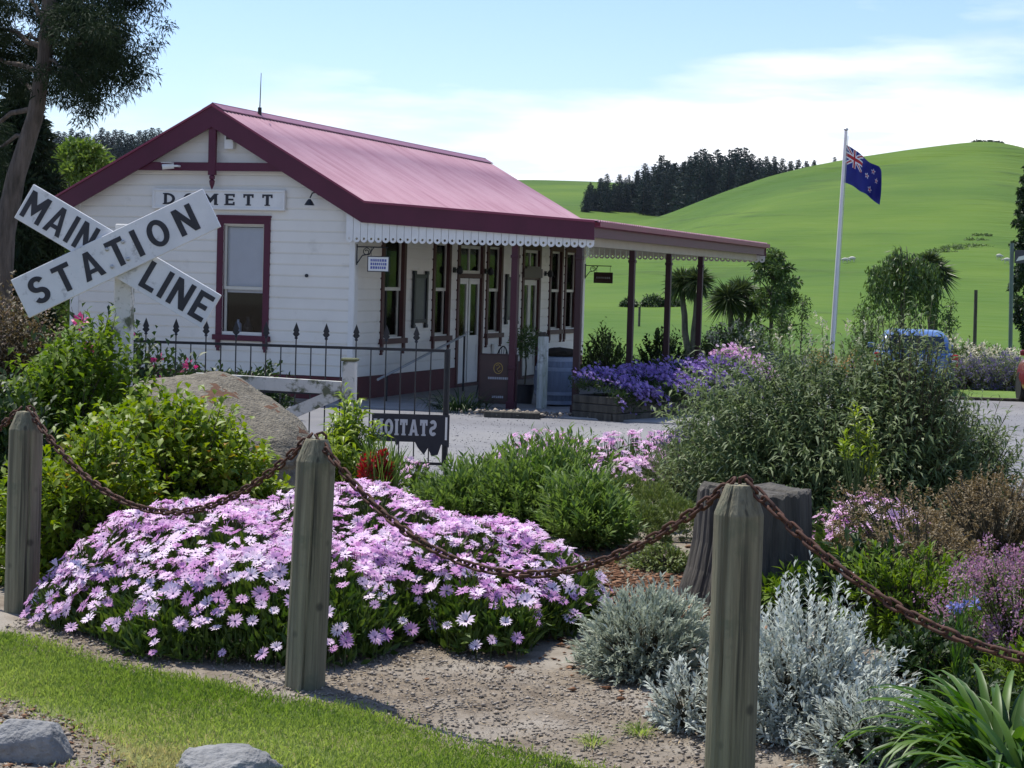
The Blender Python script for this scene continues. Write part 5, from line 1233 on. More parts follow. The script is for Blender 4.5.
mb = MB(); mb.box(w_*.945, w_*.972, -.0155, -.0125, h_*.10, h_*.92); mb.build('pale_slot_strip', M['trimwhite'], ms)  # raised pale strip painted in for a bright slot through the panel
# ramp handrail beside the station wall
r = empty('ramp_handrail', BW(W2+.55, 1.0, 0), BPSI, 'thin steel handrail sloping up along the platform wall', 'handrail')
zs0 = .35; mb = MB(); mb.tube([(-.05, -.95, zs0), (.0, 3.0, 1.02)], .022, 8); mb.build('rail', M['steel'], r)
mb = MB(); mb.tube([(0, 2.95, -.03), (0, 2.95, 1.01)], .02, 8); mb.build('rail_post', M['iron'], r)
mb = MB(); mb.tube([(-.04, -.6, -.03), (-.04, -.6, .40)], .02, 8); mb.build('rail_post', M['iron'], r)

# ------------------------------------------------------------------ things on the platform
def bw_at(px, py, z=0.0):
    v = ray(px, py); t = (BZ+z-EYE)/v[2]; return Vector((v[0]*t, t, BZ+z))
def barrel(name, label, loc, R_, H, group=None, filled=True):
    r = empty(name, loc, .3, label, 'barrel', group); pr = [(R_*(.80+.20*math.sin(PI*t)), H*t) for t in np.linspace(0, 1, 13)]
    mb = MB(); n = 26
    mb.lathe(pr+[(pr[-1][0]-.03, H), (pr[-1][0]-.035, H-.05)], n*4, wob=lambda a, z: 1-.012*(abs(math.sin(a*n/2)) < .16)); mb.build('staves', M['barrelwood'], r)
    for t in (.05, .24, .74, .94):
        mb = MB(); rr = R_*(.80+.20*math.sin(PI*t))+.006; mb.lathe([(rr-.004, H*t-.03), (rr+.002, H*t-.028), (rr+.004, H*t+.028), (rr-.004, H*t+.03)], 48); mb.build('hoop', M['hoop'], r)
    if filled: mb = MB(); mb.lathe([(R_*.82, H-.06), (R_*.5, H-.03), (.02, H-.02)], 30, wob=lambda a, z: 1+.05*math.sin(5*a)); mb.build('soil', M['soil'], r)
    return r
pb_ = bw_at(556, 404); barrel('wine_barrel', 'blue-grey wine barrel planter under the veranda edge, behind the old white post', pb_, .385, .80)
rock('dark_sack', 'dark lumpy bundle lying on top of the barrel', pb_+Vector((.03, .02, .86)), (.30, .22, .085), 33, M['soil'], 8, rough=.12, cat='bundle', sub=4)
pp_ = bw_at(541, 405)
op = empty('old_post', Vector((pp_.x, pp_.y-.45, BZ-.05)), 0, 'old square post with flaking white paint in front of the barrel', 'post')
mb = MB(); mb.box(-.085, .085, -.085, .085, -.05, 1.20); mb.build('shaft', pm('flaked_green_white_post', (.66, .67, .65), (.30, .33, .24), 2.4, .8, .4, 30, stretch=(5, 5, .6), c3=(.10, .11, .08), c3scale=6), op, bevel=.012)
mb = MB(); mb.prism([(-.086, 1.20), (.086, 1.20), (.03, 1.27), (-.06, 1.26)], lambda a, b, t: (a, t, b), -.08, .08); mb.build('broken_top', M['greywood'], op)
# brown sign board with a gold emblem
pq = bw_at(501, 407)
bs = empty('sign_board', pq+Vector((-.06, -.12, 0)), -.10, 'brown standing sign board with round gold emblem beside the double doors', 'sign board')
mb = MB(); mb.box(-.29, .29, -.02, .02, .06, .84); mb.build('board', M['boardbrown'], bs)
mb = MB(); mb.box(-.31, -.29, -.03, .03, -.02, .86); mb.box(.29, .31, -.03, .03, -.02, .86); mb.box(-.29, .29, -.028, .028, .84, .86); mb.build('frame', M['maroon'], bs)
mb = MB(); mb.tube([(.07*math.cos(t), -.023, .63+.085*math.sin(t)) for t in np.linspace(0, 2*PI, 25)[:-1]], .006, 5, closed=True); mb.tube([(-.03, -.023, .67), (.0, -.023, .69), (.03, -.023, .66), (-.02, -.023, .61), (.01, -.023, .575), (.04, -.023, .60)], .007, 5); mb.build('emblem', M['gold'], bs)
mb = MB()
rs_ = random.Random(5)
for z, x0, x1 in ((.47, -.16, .16), (.17, -.09, .09)):
    x = x0
    while x < x1: l = rs_.uniform(.018, .03); mb.box(x, min(x+l, x1+.01), -.0235, -.0205, z-.018, z+.018); x += l+.008
mb.build('faded_lines', M['greytext'], bs)
mb = MB(); mb.bar((-.22, .02, .80), (-.22, .38, -.02), .03, .03); mb.bar((.22, .02, .80), (.22, .38, -.02), .03, .03); mb.build('strut', M['maroon'], bs)
o = MB(); o.box(-.10, .10, -.03, .03, 0, .22); o = o.build('white_notice', M['trimwhite'], None, bevel=.006); tag(o, 'small white card standing above the brown sign board', 'notice'); o.location = BW(W2+.045+.02, 7.0, .55)
o.rotation_euler = (0, 0, BPSI+PI/2)
# wire chair
pc = BW(4.35, 2.3)
ch = empty('wire_chair', pc, BPSI+2.6, 'black wire-backed cafe chair behind the brown sign board', 'chair')
mb = MB(); mb.lathe([(.20, .44), (.205, .455), (.19, .47)], 20); mb.build('seat', M['iron'], ch)
for sx in (-1, 1):
    for sy in (-1, 1): mb = MB(); mb.tube([(sx*.14, sy*.14, .45), (sx*.19, sy*.19, -.02)], .011, 6); mb.build('leg', M['iron'], ch)
mb = MB(); mb.tube([(.18*math.cos(t), -.19-.05*math.sin(t), .45+.44*math.sin(t)) for t in np.linspace(0, PI, 14)], .012, 6)
for x in (-.09, -.03, .03, .09): mb.tube([(x, -.19, .46), (x, -.235, .45+.44*math.sqrt(max(0, 1-(x/.18)**2)))], .006, 5)
mb.build('backrest', M['iron'], ch)
# potted standard tree in front of the crimson veranda post
pt = bw_at(524, 402)
pr_ = empty('potted_tree', pt, 0, 'small standard tree on a thin stem beside the crimson veranda post', 'potted plant')
mb = MB(); mb.lathe([(.13, -.02), (.17, .28), (.185, .30), (.16, .30)], 24); mb.build('pot', pm('dark_glazed_pot', (.03, .03, .035), (.05, .045, .045), 5, .4), pr_)
mb = MB(); mb.tube([(0, 0, .25), (.02, .01, .6), (-.01, 0, 1.0)], [.016, .013, .01], 6); mb.build('stem', M['stem'], pr_)
rs = np.random.RandomState(12); D = unit(rs.randn(900, 3)); P = D*np.array([.26, .26, .24])*rs.uniform(.3, 1.1, (900, 1))+np.array([0, 0, 1.03])
leaf_obj('foliage', P, unit(D+rs.randn(900, 3)*.7), rs.uniform(.05, .09, 900), rs.uniform(.018, .03, 900), M['treeleaf'], pr_, rs)
# timber sleeper edging with rubble
ps = at(512, 414, 28.9)
o = MB(); o.box(-.42, .42, -.09, .09, -.05, .10); o = o.build('timber_sleeper', M['greywood'], None, bevel=.01); tag(o, 'low timber sleeper on the gravel before the brown sign board', 'sleeper'); o.location = (ps.x, ps.y, GZ); o.rotation_euler = (0, 0, -.12)
def reg_rub(rs, n): return np.stack([ps.x+.1+rs.randn(n)*.33, ps.y+.28+rs.randn(n)*.13, GZ+.03+.06*rs.rand(n)], -1)
stones('rubble_edge', 420, reg_rub, (.02, .06), M['pebble'], 9)

# ------------------------------------------------------------------ violet planters along the veranda edge
g0 = Vector((1.30, 29.0, 0)); g1 = Vector((4.05, 32.6, 0)); gd = (g1-g0).normalized(); gl_ = (g1-g0).length; gr = math.atan2(gd.y, gd.x)
pl = empty('flower_planter', Vector((g0.x, g0.y, GZ)), gr, 'long low planter of stacked grey timber along the veranda edge', 'planter')
mb = MB(); rs_ = random.Random(3)
for k, z in enumerate((0, .125, .25)):
    x = -.05
    while x < gl_:
        l = rs_.uniform(.8, 1.3); x1 = min(x+l, gl_+.05); o_ = .02*rs_.uniform(-1, 1)-.03*k
        mb.box(x, x1-.012, -.46-o_, -.33-o_, z+.003, z+.122); x = x1
for k, z in enumerate((0, .125, .25)): mb.box(-.06+.01*k, .06, -.32, .42, z+.003, z+.121); mb.box(gl_-.05, gl_+.07-.01*k, -.32, .42, z+.003, z+.121)
mb.box(.06, gl_-.05, .36, .46, 0, .37)
mb.build('timber_wall', M['greywood'], pl, bevel=.008)
mb = MB(); mb.box(.061, gl_-.051, -.32, .36, .0, .33); mb.build('soil', M['soil'], pl)
def planter_flowers(label, x0, x1, seed, mats, n, hgt=.62):
    rs = np.random.RandomState(seed); base = pl.matrix_basis @ Vector(((x0+x1)/2, 0, .33))
    root = empty('trailing_daisy', base, gr, label, 'flower bush', 'daisies filling the veranda planter'); hw = (x1-x0)/2*.97
    def srf(n):
        x = rs.uniform(-1, 1, n); t = rs.uniform(-.25, 1, n)         # t<0 hangs over the front
        y = np.where(t < 0, -.50+.02*rs.randn(n), -.50+1.0*t); z = np.where(t < 0, -.02+t*1.5*rs.rand(n)+.16, hgt*np.sin(np.clip(t*1.9+.28, 0, PI/2+.5)))
        z = z*(1+.22*np.sin(x*hw*4.1+seed)*np.cos(x*9+1))+.06*rs.randn(n); return np.stack([x*hw*1.04, y, z], -1), x, t
    S, x, t = srf(n); D = unit(rs.randn(n, 3)*.5+np.array([0, -.35, .8])); S2 = S*np.array([1, .92, .88])-np.array([0, -.02, .03])
    leaf_obj('foliage', S2, D, rs.uniform(.05, .10, n), rs.uniform(.012, .025, n), M['darkleaf'], root, rs)
    n2 = int(n*.55); S, x, t = srf(n2*2); k = (rs.rand(len(S)) < np.where(t < 0, .28, .9))&(np.sin(S[:,0]*5+S[:,2]*7+seed) > -.55); S = S[k][:n2]
    N_ = unit(rs.randn(len(S), 3)*.35+np.array([0, -.45, .75])); r_ = rs.uniform(.026, .040, len(S))
    V, Fc = petals_arrays(S, N_, r_, rs, npet=9, wid=.34); tag(np_mesh('flowers', V, Fc, mats, root, rnd=np.repeat(rs.rand(len(S)), 45)), kind='stuff')
planter_flowers('violet daisies in the near end of the planter, by the barrel', -.12, 1.55, 1, M['violet'], 3200, .34)
planter_flowers('violet daisies in the middle of the long planter', 1.5, 3.2, 2, M['violet'], 3400, .42)
planter_flowers('violet daisies towards the far end of the planter', 3.1, 4.2, 3, M['violet'], 2400, .46)
planter_flowers('bright pink daisies spilling from the far right end of the planter', 4.0, 4.75, 4, M['petal2'], 1500, .62)
# ------------------------------------------------------------------ cars (hatchbacks, rear towards the yard)
def car(name, label, loc, rz, body, scale=1.0, hgt=1.42, wid=.83, lower=None):
    root = empty(name, loc, rz, label, 'car')
    # stations along y: rear bumper at y=0, front at 3.95 ; ring of half-width points
    def ring(y, hw, zb, zt, tuck, rr=.10):
        pts = []
        zs = [zb, zb+.06, zb+.22, (zb+zt)/2, zt-.12, zt-.03, zt]; ws = [hw-tuck*1.2, hw-tuck*.4, hw-.005, hw, hw-.012, hw-.04, hw-.12]
        for z, w in zip(zs, ws): pts.append((w, y, z))
        return pts+[(-w, yy, z) for w, yy, z in reversed(pts)]
    st = [(0.0, wid-.10, .36, .86, .06), (.05, wid-.04, .26, .93, .06), (.22, wid, .22, .96, .05), (.75, wid+.01, .21, .94, .05), (1.6, wid+.01, .21, .92, .05), (2.5, wid+.01, .21, .90, .05), (3.2, wid, .22, .86, .05), (3.65, wid-.04, .24, .76, .06), (3.88, wid-.12, .28, .66, .06), (3.95, wid-.22, .34, .58, .06)]
    rg = [ring(*s) for s in st]; mb = MB(); n = len(rg[0])
    for r in rg: mb.v += r
    for i in range(len(rg)-1):
        for j in range(n): mb.f.append((i*n+j, i*n+(j+1) % n, (i+1)*n+(j+1) % n, (i+1)*n+j)); mb.m.append(0)
    mb.f.append(tuple(range(n))); mb.m.append(0); mb.f.append(tuple((len(rg)-1)*n+j for j in range(n))[::-1]); mb.m.append(0)
    b = mb.build('body', body, root, smooth_=True)
    md = b.modifiers.new('sub', 'SUBSURF'); md.levels = 2; md.render_levels = 2
    # cabin
    cs_ = [(.10, wid-.10, .90, .93), (.22, wid-.13, .90, hgt-.20), (.38, wid-.19, .90, hgt-.05), (.75, wid-.21, .90, hgt), (1.6, wid-.21, .90, hgt), (2.05, wid-.23, .90, hgt-.05), (2.55, wid-.17, .90, 1.12), (2.95, wid-.12, .86, .90)]
    mb = MB()
    for y, hw, z0, z1 in cs_:
        lowhw = wid-.045
        mb.v += [(lowhw, y, z0-.02), ((lowhw+hw)/2, y, (z0+z1)/2), (hw+.02, y, z1-.07), (hw-.06, y, z1-.012), (hw*.5, y, z1), (-hw*.5, y, z1), (-hw+.06, y, z1-.012), (-hw-.02, y, z1-.07), (-(lowhw+hw)/2, y, (z0+z1)/2), (-lowhw, y, z0-.02)]
    n = 10
    for i in range(len(cs_)-1):
        for j in range(n): mb.f.append((i*n+j, i*n+(j+1) % n, (i+1)*n+(j+1) % n, (i+1)*n+j)); mb.m.append(0)
    mb.f.append(tuple(range(n))); mb.m.append(0); mb.f.append(tuple((len(cs_)-1)*n+j for j in range(n))[::-1]); mb.m.append(0)
    c = mb.build('cabin', body, root, smooth_=True); md = c.modifiers.new('sub', 'SUBSURF'); md.levels = 1; md.render_levels = 2
    # glass: rear screen, sides, windscreen, following the cabin
    mb = MB(); h = hgt
    mb.face([(-wid+.20, .070, .985), (wid-.20, .070, .985), (wid-.27, .235, h-.13), (-wid+.27, .235, h-.13)]); g = mb.build('rear_window', M['carglass'], root)
    mb = MB(); mb.bar((.0, .045, .985), (.32, .10, 1.10), .012, .016); mb.build('wiper', M['blackplastic'], g)
    mb = MB(); mb.face([(-wid+.15, 2.96, .97), (wid-.15, 2.96, .97), (wid-.30, 2.12, h-.08), (-wid+.30, 2.12, h-.08)]); mb.build('windscreen', M['carglass'], root)
    for s in (-1, 1):
        def sx(z): return s*(wid-.045+(-.135)*(z-.90)/(h-.07-.90)+.012)
        for y0, y1, y2, y3 in ((.42, 1.22, 1.22, .55), (1.30, 2.52, 2.02, 1.30)):
            mb = MB(); mb.face([(sx(.96), y0, .96), (sx(.96), y1, .96), (sx(h-.15), y2, h-.15), (sx(h-.15), y3, h-.15)]); mb.build('side_window', M['carglass'], root)
        mb = MB(); mb.box(s*(wid-.02)-.06, s*(wid-.02)+.075, -.005, .10, .62, .98 if False else .90); tl = mb.build('tail_light', M['redlens'], root, bevel=.02)
        mb = MB(); mb.box(s*(wid-.03)-.05, s*(wid-.03)+.07, -.012, .06, .715, .78); mb.build('indicator', M['whitelens'], tl, bevel=.008)
        mb = MB(); mb.box(s*(wid+.02)-.02*s-.04, s*(wid+.02)-.02*s+.12*1, 2.42, 2.52, .93, 1.04) if s > 0 else mb.box(-(wid+.12), -(wid-.04), 2.42, 2.52, .93, 1.04); mb.build('mirror', body, root, bevel=.02)
    mb = MB(); mb.box(-wid+.02, wid-.02, -.06, .12, .33, .56); mb.build('bumper', lower or body, root, bevel=.05)
    mb = MB(); mb.box(-.24, .24, -.02, -.005, .66, .77); mb.build('number_plate', M['trimwhite'], root)
    for y in (.72, 3.18):
        for s in (-1, 1):
            w = empty('wheel', (s*(wid-.10), y, .30)); w.parent = root
            mb = MB(); mb.lathe([(.19, -.09), (.28, -.095), (.30, -.07), (.30, .07), (.28, .095), (.19, .09)], 32); t = mb.build('tyre', M['tyre'], w, smooth_=False); t.rotation_euler = (0, PI/2, 0)
            mb = MB(); mb.lathe([(.03, -.075), (.185, -.07), (.19, .07), (.03, .078)], 20); t = mb.build('rim', M['steel'], w); t.rotation_euler = (0, PI/2, 0)
    root.scale = (scale,)*3
    return root
bc = Vector(((915-512)/F*38.4, 38.4, GZ))
car('parked_car', 'light blue hatchback parked behind the big grey-green bush', bc, math.radians(-9), M['carblue'], .95, hgt=1.40)
car('parked_car', 'red hatchback cut by the right edge of the picture', Vector((10.58, 34.2, GZ)), math.radians(-4), M['carred'], 1.0, hgt=1.46, lower=M['blackplastic'])

# ------------------------------------------------------------------ flagpole, poles
dF = 42.5
t0_ = at(846, 131, dF); b0_ = at(833, 332, dF); zgF = float(fz(b0_.x, dF)) if dF > 44 else GZ
dirv = (t0_-b0_); b1 = b0_+dirv*((zgF-b0_.z)/dirv.z)
fp = empty('flagpole', b1, 0, 'tall white flagpole leaning slightly to the right, carrying a blue flag', 'flagpole')
mb = MB(); top = t0_-b1; mb.tube([(0, 0, -.1), tuple(top*.5), tuple(top)], [.058, .048, .034], 10); mb.build('pole', M['trimwhite'], fp)
mb = MB(); mb.lathe([(.01, 0), (.05, .02), (.05, .05), (.01, .08)], 10, c=tuple(top)); mb.build('finial', M['steel'], fp)
mb = MB(); mb.tube([tuple(top*.98+Vector((.05, -.02, 0))), tuple(top*.2+Vector((.06, -.03, 0)))], .006, 4); mb.build('halyard', M['steel'], fp)
def flagcol(u, v):                             # u along the fly 0..2, v up 0..1
    if u < 1 and v > .5:
        x, y = (u-.5)*2, (v-.75)*4                # -1..1 each in the canton
        X, Y = x*2, y                              # canton is 2:1
        if abs(Y) < .20 or abs(X) < .20: return 1
        if abs(Y) < .34 or abs(X) < .34: return 2
        dd = abs(abs(Y)-abs(X)/2)/math.hypot(1, .5)
        if dd < .09: return 1
        if dd < .22: return 2
        return 0
    for cx_, cy_, r in ((1.5, .80, .075), (1.29, .56, .085), (1.70, .60, .065), (1.5, .22, .095)):
        dx, dy = u-cx_, v-cy_; rr = math.hypot(dx, dy); a = math.atan2(dx, dy)
        k = abs(((a/(2*PI/5)) % 1)-.5)*2; star = r*(.42+.58*max(0, (k-.15)/.85)**1.25)
        if rr < star*.74: return 1
        if rr < star*1.12+.004: return 2
    return 0
nu, nv = 150, 78; h0 = .83; V = []; FC = []; MI = []
ft = top*.945; ax = top.normalized()
for i in range(nu+1):
    s = i/nu; u = s*1.36
    for j in range(nv+1):
        t = j/nv
        sag_ = .62*s**1.15+.14*s*s
        fold = math.sin(s*9.0+t*2.4)*.085*s+math.sin(s*17-t*3)*.03*s
        x = s*.88*(1-.06*(1-t)) + .05*math.sin(s*8+t*2)*s; y = .55*s-.25*s*s+fold*1.6; z = -(1-t)*h0*(1-.16*s)-sag_*.74+.03*math.sin(s*11+t*4)*s
        p = ft+ax*z*1.0+Vector((x+.035, y, 0)); V.append(tuple(p))
for i in range(nu):
    for j in range(nv):
        a = i*(nv+1)+j; FC.append((a, a+nv+1, a+nv+2, a+1)); MI.append(flagcol((i+.5)/nu*2, (j+.5)/nv))
mb = MB(); mb.v = V; mb.f = FC; mb.m = MI
fl = mb.build('flag', [M['flagblue'], M['flagred'], M['flagwhite']], None, smooth_=True, fix=False); fl.location = b1
tag(fl, 'dark blue ensign with a small union canton and red stars, drooping from the flagpole', 'flag')
def pole(px, top_y, d, rad, name, label, mat, cat='post', base=None, lean=0):
    b = fspot(px, d) if d > 44 else Vector(((px-512)/F*d, d, GZ)); t = at(px+lean, top_y, d)
    mb = MB(); mb.tube([(0, 0, -.1), tuple(t-b)], [rad, rad*.85], 10); o = mb.build(name, mat); o.location = b; return tag(o, label, cat), b, t
pole(974, 290, 52, .055, 'field_post', 'dark slim wooden post standing above the cream-flowered shrub', M['bark'], lean=2)
rp = fspot(1010, 50)
sg = empty('road_sign', rp, 0, 'tall green-grey pole with a black and white sign at the right edge', 'sign')
tt = at(1012, 243, 50)-rp
mb = MB(); mb.tube([(0, 0, -.1), tuple(tt)], .055, 10); mb.build('pole', pm('green_grey_pole', (.13, .17, .15), (.10, .13, .12), 5, .5), sg)
sa = at(1015, 250, 49.93)-rp; sb = at(1046, 264, 49.93)-rp
mb = MB(); mb.box(sa.x, sb.x, sa.y-.02, sa.y+.02, sb.z, sa.z); mb.build('sign_panel', M['slate'], sg, bevel=.004)
mb = MB(); mb.prism([(sa.x+.03, sb.z+.05), (sa.x+.34, sb.z+.12), (sa.x+.62, sb.z+.12), (sa.x+.62, sb.z+.2), (sa.x+.30, sb.z+.22), (sa.x+.10, sb.z+.17)], lambda x, z, t: (x, sa.y-.021-t, z), .002, .006); mb.build('white_band', M['trimwhite'], sg)
# farm fence beyond the field edge: thin posts
for px, y0, d, lab in ((532, 308, 120, 'thin fence post in the pasture left of the veranda posts'), (639, 318, 116, 'thin fence post in the pasture seen between the veranda posts')):
    b = fspot(px, d); mb = MB(); mb.tube([(0, 0, -.1), (0, 0, 1.2)], .07, 6); o = mb.build('field_post', M['bark']); o.location = b; tag(o, lab, 'post')
lab = ('sheep grazing just right of the flagpole, the left one of a pair', 'sheep grazing just right of the flagpole, the right one of a pair', 'sheep on the hill foot left of the road sign, the upper of two', 'sheep on the hill foot close to the road sign pole, the lower of two')
def sheep(loc, label, rz):
    bm = bmesh.new()
    bmesh.ops.create_icosphere(bm, subdivisions=2, radius=1, matrix=Matrix.Translation((0, 0, .58)) @ Matrix.Diagonal((.50, .26, .27, 1)))
    def part(c, r): bmesh.ops.create_icosphere(bm, subdivisions=2, radius=1, matrix=Matrix.Translation(c) @ Matrix.Diagonal((*r, 1)))
    part((.55, 0, .55), (.20, .11, .12)); part((.70, 0, .44), (.13, .075, .08)); part((.52, .12, .62), (.03, .09, .03)); part((.52, -.12, .62), (.03, .09, .03)); part((-.5, 0, .55), (.08, .05, .14))
    for sx in (-1, 1):
        for sy in (-1, 1): bmesh.ops.create_cone(bm, cap_ends=True, segments=8, radius1=.035, radius2=.06, depth=.44, matrix=Matrix.Translation((sx*.30, sy*.13, .22)))
    me = bpy.data.meshes.new('sheep'); bm.to_mesh(me); bm.free(); me.materials.append(M['wool'])
    rm = me; o = link(bpy.data.objects.new('sheep', me)); o.location = loc; o.rotation_euler = (0, 0, rz); o.scale = (.78,)*3
    md = o.modifiers.new('remesh', 'REMESH'); md.mode = 'VOXEL'; md.voxel_size = .05; md.use_smooth_shade = True
    return tag(o, label, 'sheep', 'sheep on the hill')
def hill_hit(px, py):
    for d in np.linspace(60, 900, 1681):
        v = ray(px, py)
        if EYE+v[2]*d <= fz(v[0]*d, d): return Vector((v[0]*d, d, fz(v[0]*d, d)))
    return fspot(px, 300)
for (px, py, rz), lb in zip(((845, 263.5, 0), (852, 262.5, 2.6), (999, 260, .4), (1007, 264, 3.0)), lab): sheep(hill_hit(px, py), lb, rz)
# ------------------------------------------------------------------ trees
def limb(mb, a, b, r0, r1, rs, n=6, wig=.06, seg=8):
    a = np.array(a, float); b = np.array(b, float); L_ = np.linalg.norm(b-a); pts = []; off = np.zeros(3)
    for k in range(n+1):
        t = k/n
        if 0 < k < n: off = off*.6+rs.randn(3)*wig*L_*.25
        pts.append(a+(b-a)*t+(off if 0 < k < n else 0))
    mb.tube([tuple(p) for p in pts], list(np.linspace(r0, r1, n+1)), seg); return pts
def crown_clumps(rs, centers, radii, per, LL, LW, mat, root, name='crown', up=.1, flat=.8, droop=.2, radial=.6, rnd_bias=None):
    P = []; D = []; Rn = []
    for c, r in zip(centers, radii):
        n = int(per*(.7+.6*rs.rand())); d = unit(rs.randn(n, 3)); q = rs.rand(n, 1)**.45
        P.append(np.array(c)+d*q*r*np.array([1, 1, flat])); D.append(unit(d*radial+rs.randn(n, 3)*.6+np.array([0, 0, up]))); Rn.append(np.clip(rs.rand()*.5+rs.rand(n)*.5, 0, 1))
    P = np.concatenate(P); D = np.concatenate(D); n = len(P)
    return leaf_obj(name, P, D, LL*(.6+.8*rs.rand(n)), LW*(.6+.8*rs.rand(n)), mat, root, rs, rnd=np.concatenate(Rn), droop=droop)
# big leaning conifer at the left, seen from below its crown
dT = 23.0; tb = spot(-12, dT); tr = empty('conifer_tree', tb, 0, 'tall dark conifer with a leaning bare trunk at the left edge', 'tree')
rs = np.random.RandomState(77)
tw = [at(4, 234, dT), at(16, 176, dT), at(35, 117, dT), at(45, 58, dT), at(49, 4, dT), at(49, -70, dT), at(42, -160, dT)]
pts = [(0, 0, -.1)]+[tuple(Vector(p)-tb) for p in tw]
mb = MB(); mb.tube(pts, [.20, .135, .115, .10, .092, .085, .07, .04], 14)
# branches (pixel-planned tips, then depth offsets)
tips = []
for (sy_, px, py, dd, r0) in ((58, 108, 62, .3, .03), (30, 126, 40, -.4, .035), (10, 122, 6, .6, .035), (45, 82, 82, -.6, .025), (15, 98, 28, -1.0, .03), (0, 134, -14, .2, .03), (40, 90, 50, .7, .025), (5, 95, 5, -.5, .025), (20, 118, 56, .5, .03), (48, 74, 90, .2, .02),
                              (60, -25, 50, .9, .04), (35, -20, 15, .4, .04), (90, -40, 120, 1.2, .04), (20, 70, -30, 1.0, .04), (5, 15, -10, .6, .04), (-20, 130, -60, .5, .04), (-20, -20, -70, 0, .04), (120, -30, 160, .8, .03), (-60, 100, -130, -.4, .03), (75, 10, 70, 1.3, .03), (25, 14, 40, 1.2, .03)):
    k = np.interp(sy_, [-170, -90, -10, 45, 100, 158, 225], range(6, -1, -1)); i = int(min(5, math.floor(k))); a = (Vector(tw[i]).lerp(Vector(tw[i+1]), k-i))-tb
    e = at(px, py, dT+dd)-tb; q = limb(mb, a, e, r0, .008, rs, 7, .10, 6); tips.append((a, e, q))
mb.build('trunk', M['bark'], tr, smooth_=True)
cen = []; rad = []
for a, e, q in tips:
    for k in range(4, 8):
        p = np.array(q[k]); m_ = 6 if k > 4 else 2
        for _ in range(m_): cen.append(p+rs.randn(3)*np.array([.20, .28, .15])*(.7+.4*k/8)+np.array([0, 0, -.07])); rad.append(rs.uniform(.10, .24))
crown_clumps(rs, cen, rad, 150, .07, .014, M['needle'], tr, up=-.2, flat=.8, droop=.25)
# broad dark conifers behind it
def dark_tree(px, d, top_y, wpx, label, mat, seed, LL=.22, LW=.07, cl=70, per=110, sq=1.0, name='dark_tree', cat='tree', trunk_h=.35, group=None, droop=.2, conic=.4, rmin=.22):
    b = fspot(px, d) if d > 44 else spot(px, d); H = at(px, top_y, d).z-b.z; R_ = wpx/F*d/2; rs = np.random.RandomState(seed)
    root = empty(name, b, 0, label, cat, group); mb = MB(); limb(mb, (0, 0, -.1), (0, 0, H*.9), .04*R_+.05, .015, rs, 6, .02, 8)
    C_ = []; Rr = []
    for _ in range(cl):
        t = rs.rand()**.8; z = H*(trunk_h+(1-trunk_h)*t*.95); w = R_*(1-conic*t)*math.sin(min(1, (t*2.2+.35))*PI/2)*(1 if t < .75 else max(.15, (1-t)/.25)**.6)
        a = rs.rand()*6.28; r = w*rs.rand()**.5*.92; C_.append(np.array([math.cos(a)*r, math.sin(a)*r, z])); Rr.append(R_*rs.uniform(rmin, rmin*1.8)*(1-.35*t))
        if rs.rand() < .35: limb(mb, (0, 0, z*.8), C_[-1], .02*R_+.02, .006, rs, 4, .06, 5)
    mb.build('trunk', M['bark'], root, smooth_=True)
    crown_clumps(rs, C_, Rr, per, LL, LW, mat, root, droop=droop); return root
dark_tree(18, 34, 78, 105, 'broad dark conifer behind the leaning trunk at the left edge', M['needle'], 5, .22, .05, 110, 130, trunk_h=.10, conic=.5)
dark_tree(-42, 30, 20, 110, 'second dark conifer at the far left edge, taller than the broad one', M['needle'], 6, .22, .05, 90, 110, trunk_h=.08, conic=.4)
dark_tree(52, 44, 150, 50, 'low dark tree between the leaning trunk and the station roof', M['darkleaf'], 8, .18, .07, 50, 100, trunk_h=.10, conic=.2)
dark_tree(78, 39, 134, 112, 'light green sunlit tree beside the left roof edge', M['paleleaf'], 7, .15, .06, 60, 170, trunk_h=.15, conic=.35)
dark_tree(112, 48, 158, 60, 'second light green tree, half hidden by the left roof slope', M['paleleaf'], 17, .15, .06, 50, 150, trunk_h=.15, conic=.35)
# pines: four shapes, each copied with its parts
def make_pine(seed):
    rs = np.random.RandomState(seed); H = 1.0; root = empty('pine_tree', (0, 0, 0), 0, None, 'pine tree')
    mb = MB(); mb.tube([(0, 0, -.03), (0, 0, .97)], [.016, .004], 6); mb.build('trunk', M['bark'], root)
    P = []; D = []; Ls = []; n_l = 24
    for k in range(n_l):
        t = k/(n_l-1); z = .08+.90*t; w = (.20*(1-t)**.62*(.55+.45*min(1, t*5))+.014)*rs.uniform(.62, 1.25); nb2 = 8
        for j in range(nb2):
            a = j/nb2*6.28+rs.rand(); wl = w*rs.uniform(.5, 1.25); m_ = int(4+12*(1-t)); s = rs.rand(m_)
            x = np.cos(a)*wl*s; y = np.sin(a)*wl*s; zz = z-.02*s+.03*s*s+rs.randn(m_)*.008; g = .55+.45*(1-t)
            P.append(np.stack([x+rs.randn(m_)*.012*g, y+rs.randn(m_)*.012*g, zz], -1)); D.append(unit(np.stack([np.cos(a)+0*s, np.sin(a)+0*s, .5+0*s], -1)+rs.randn(m_, 3)*.6)); Ls.append(np.full(m_, g))
    P = np.concatenate(P); D = np.concatenate(D); Ls = np.concatenate(Ls); n = len(P)
    leaf_obj('crown', P, D, rs.uniform(.045, .085, n)*Ls, rs.uniform(.020, .038, n)*Ls, M['pine'], root, rs); return root
pines = [make_pine(100+i) for i in range(5)]; used = [False]*5
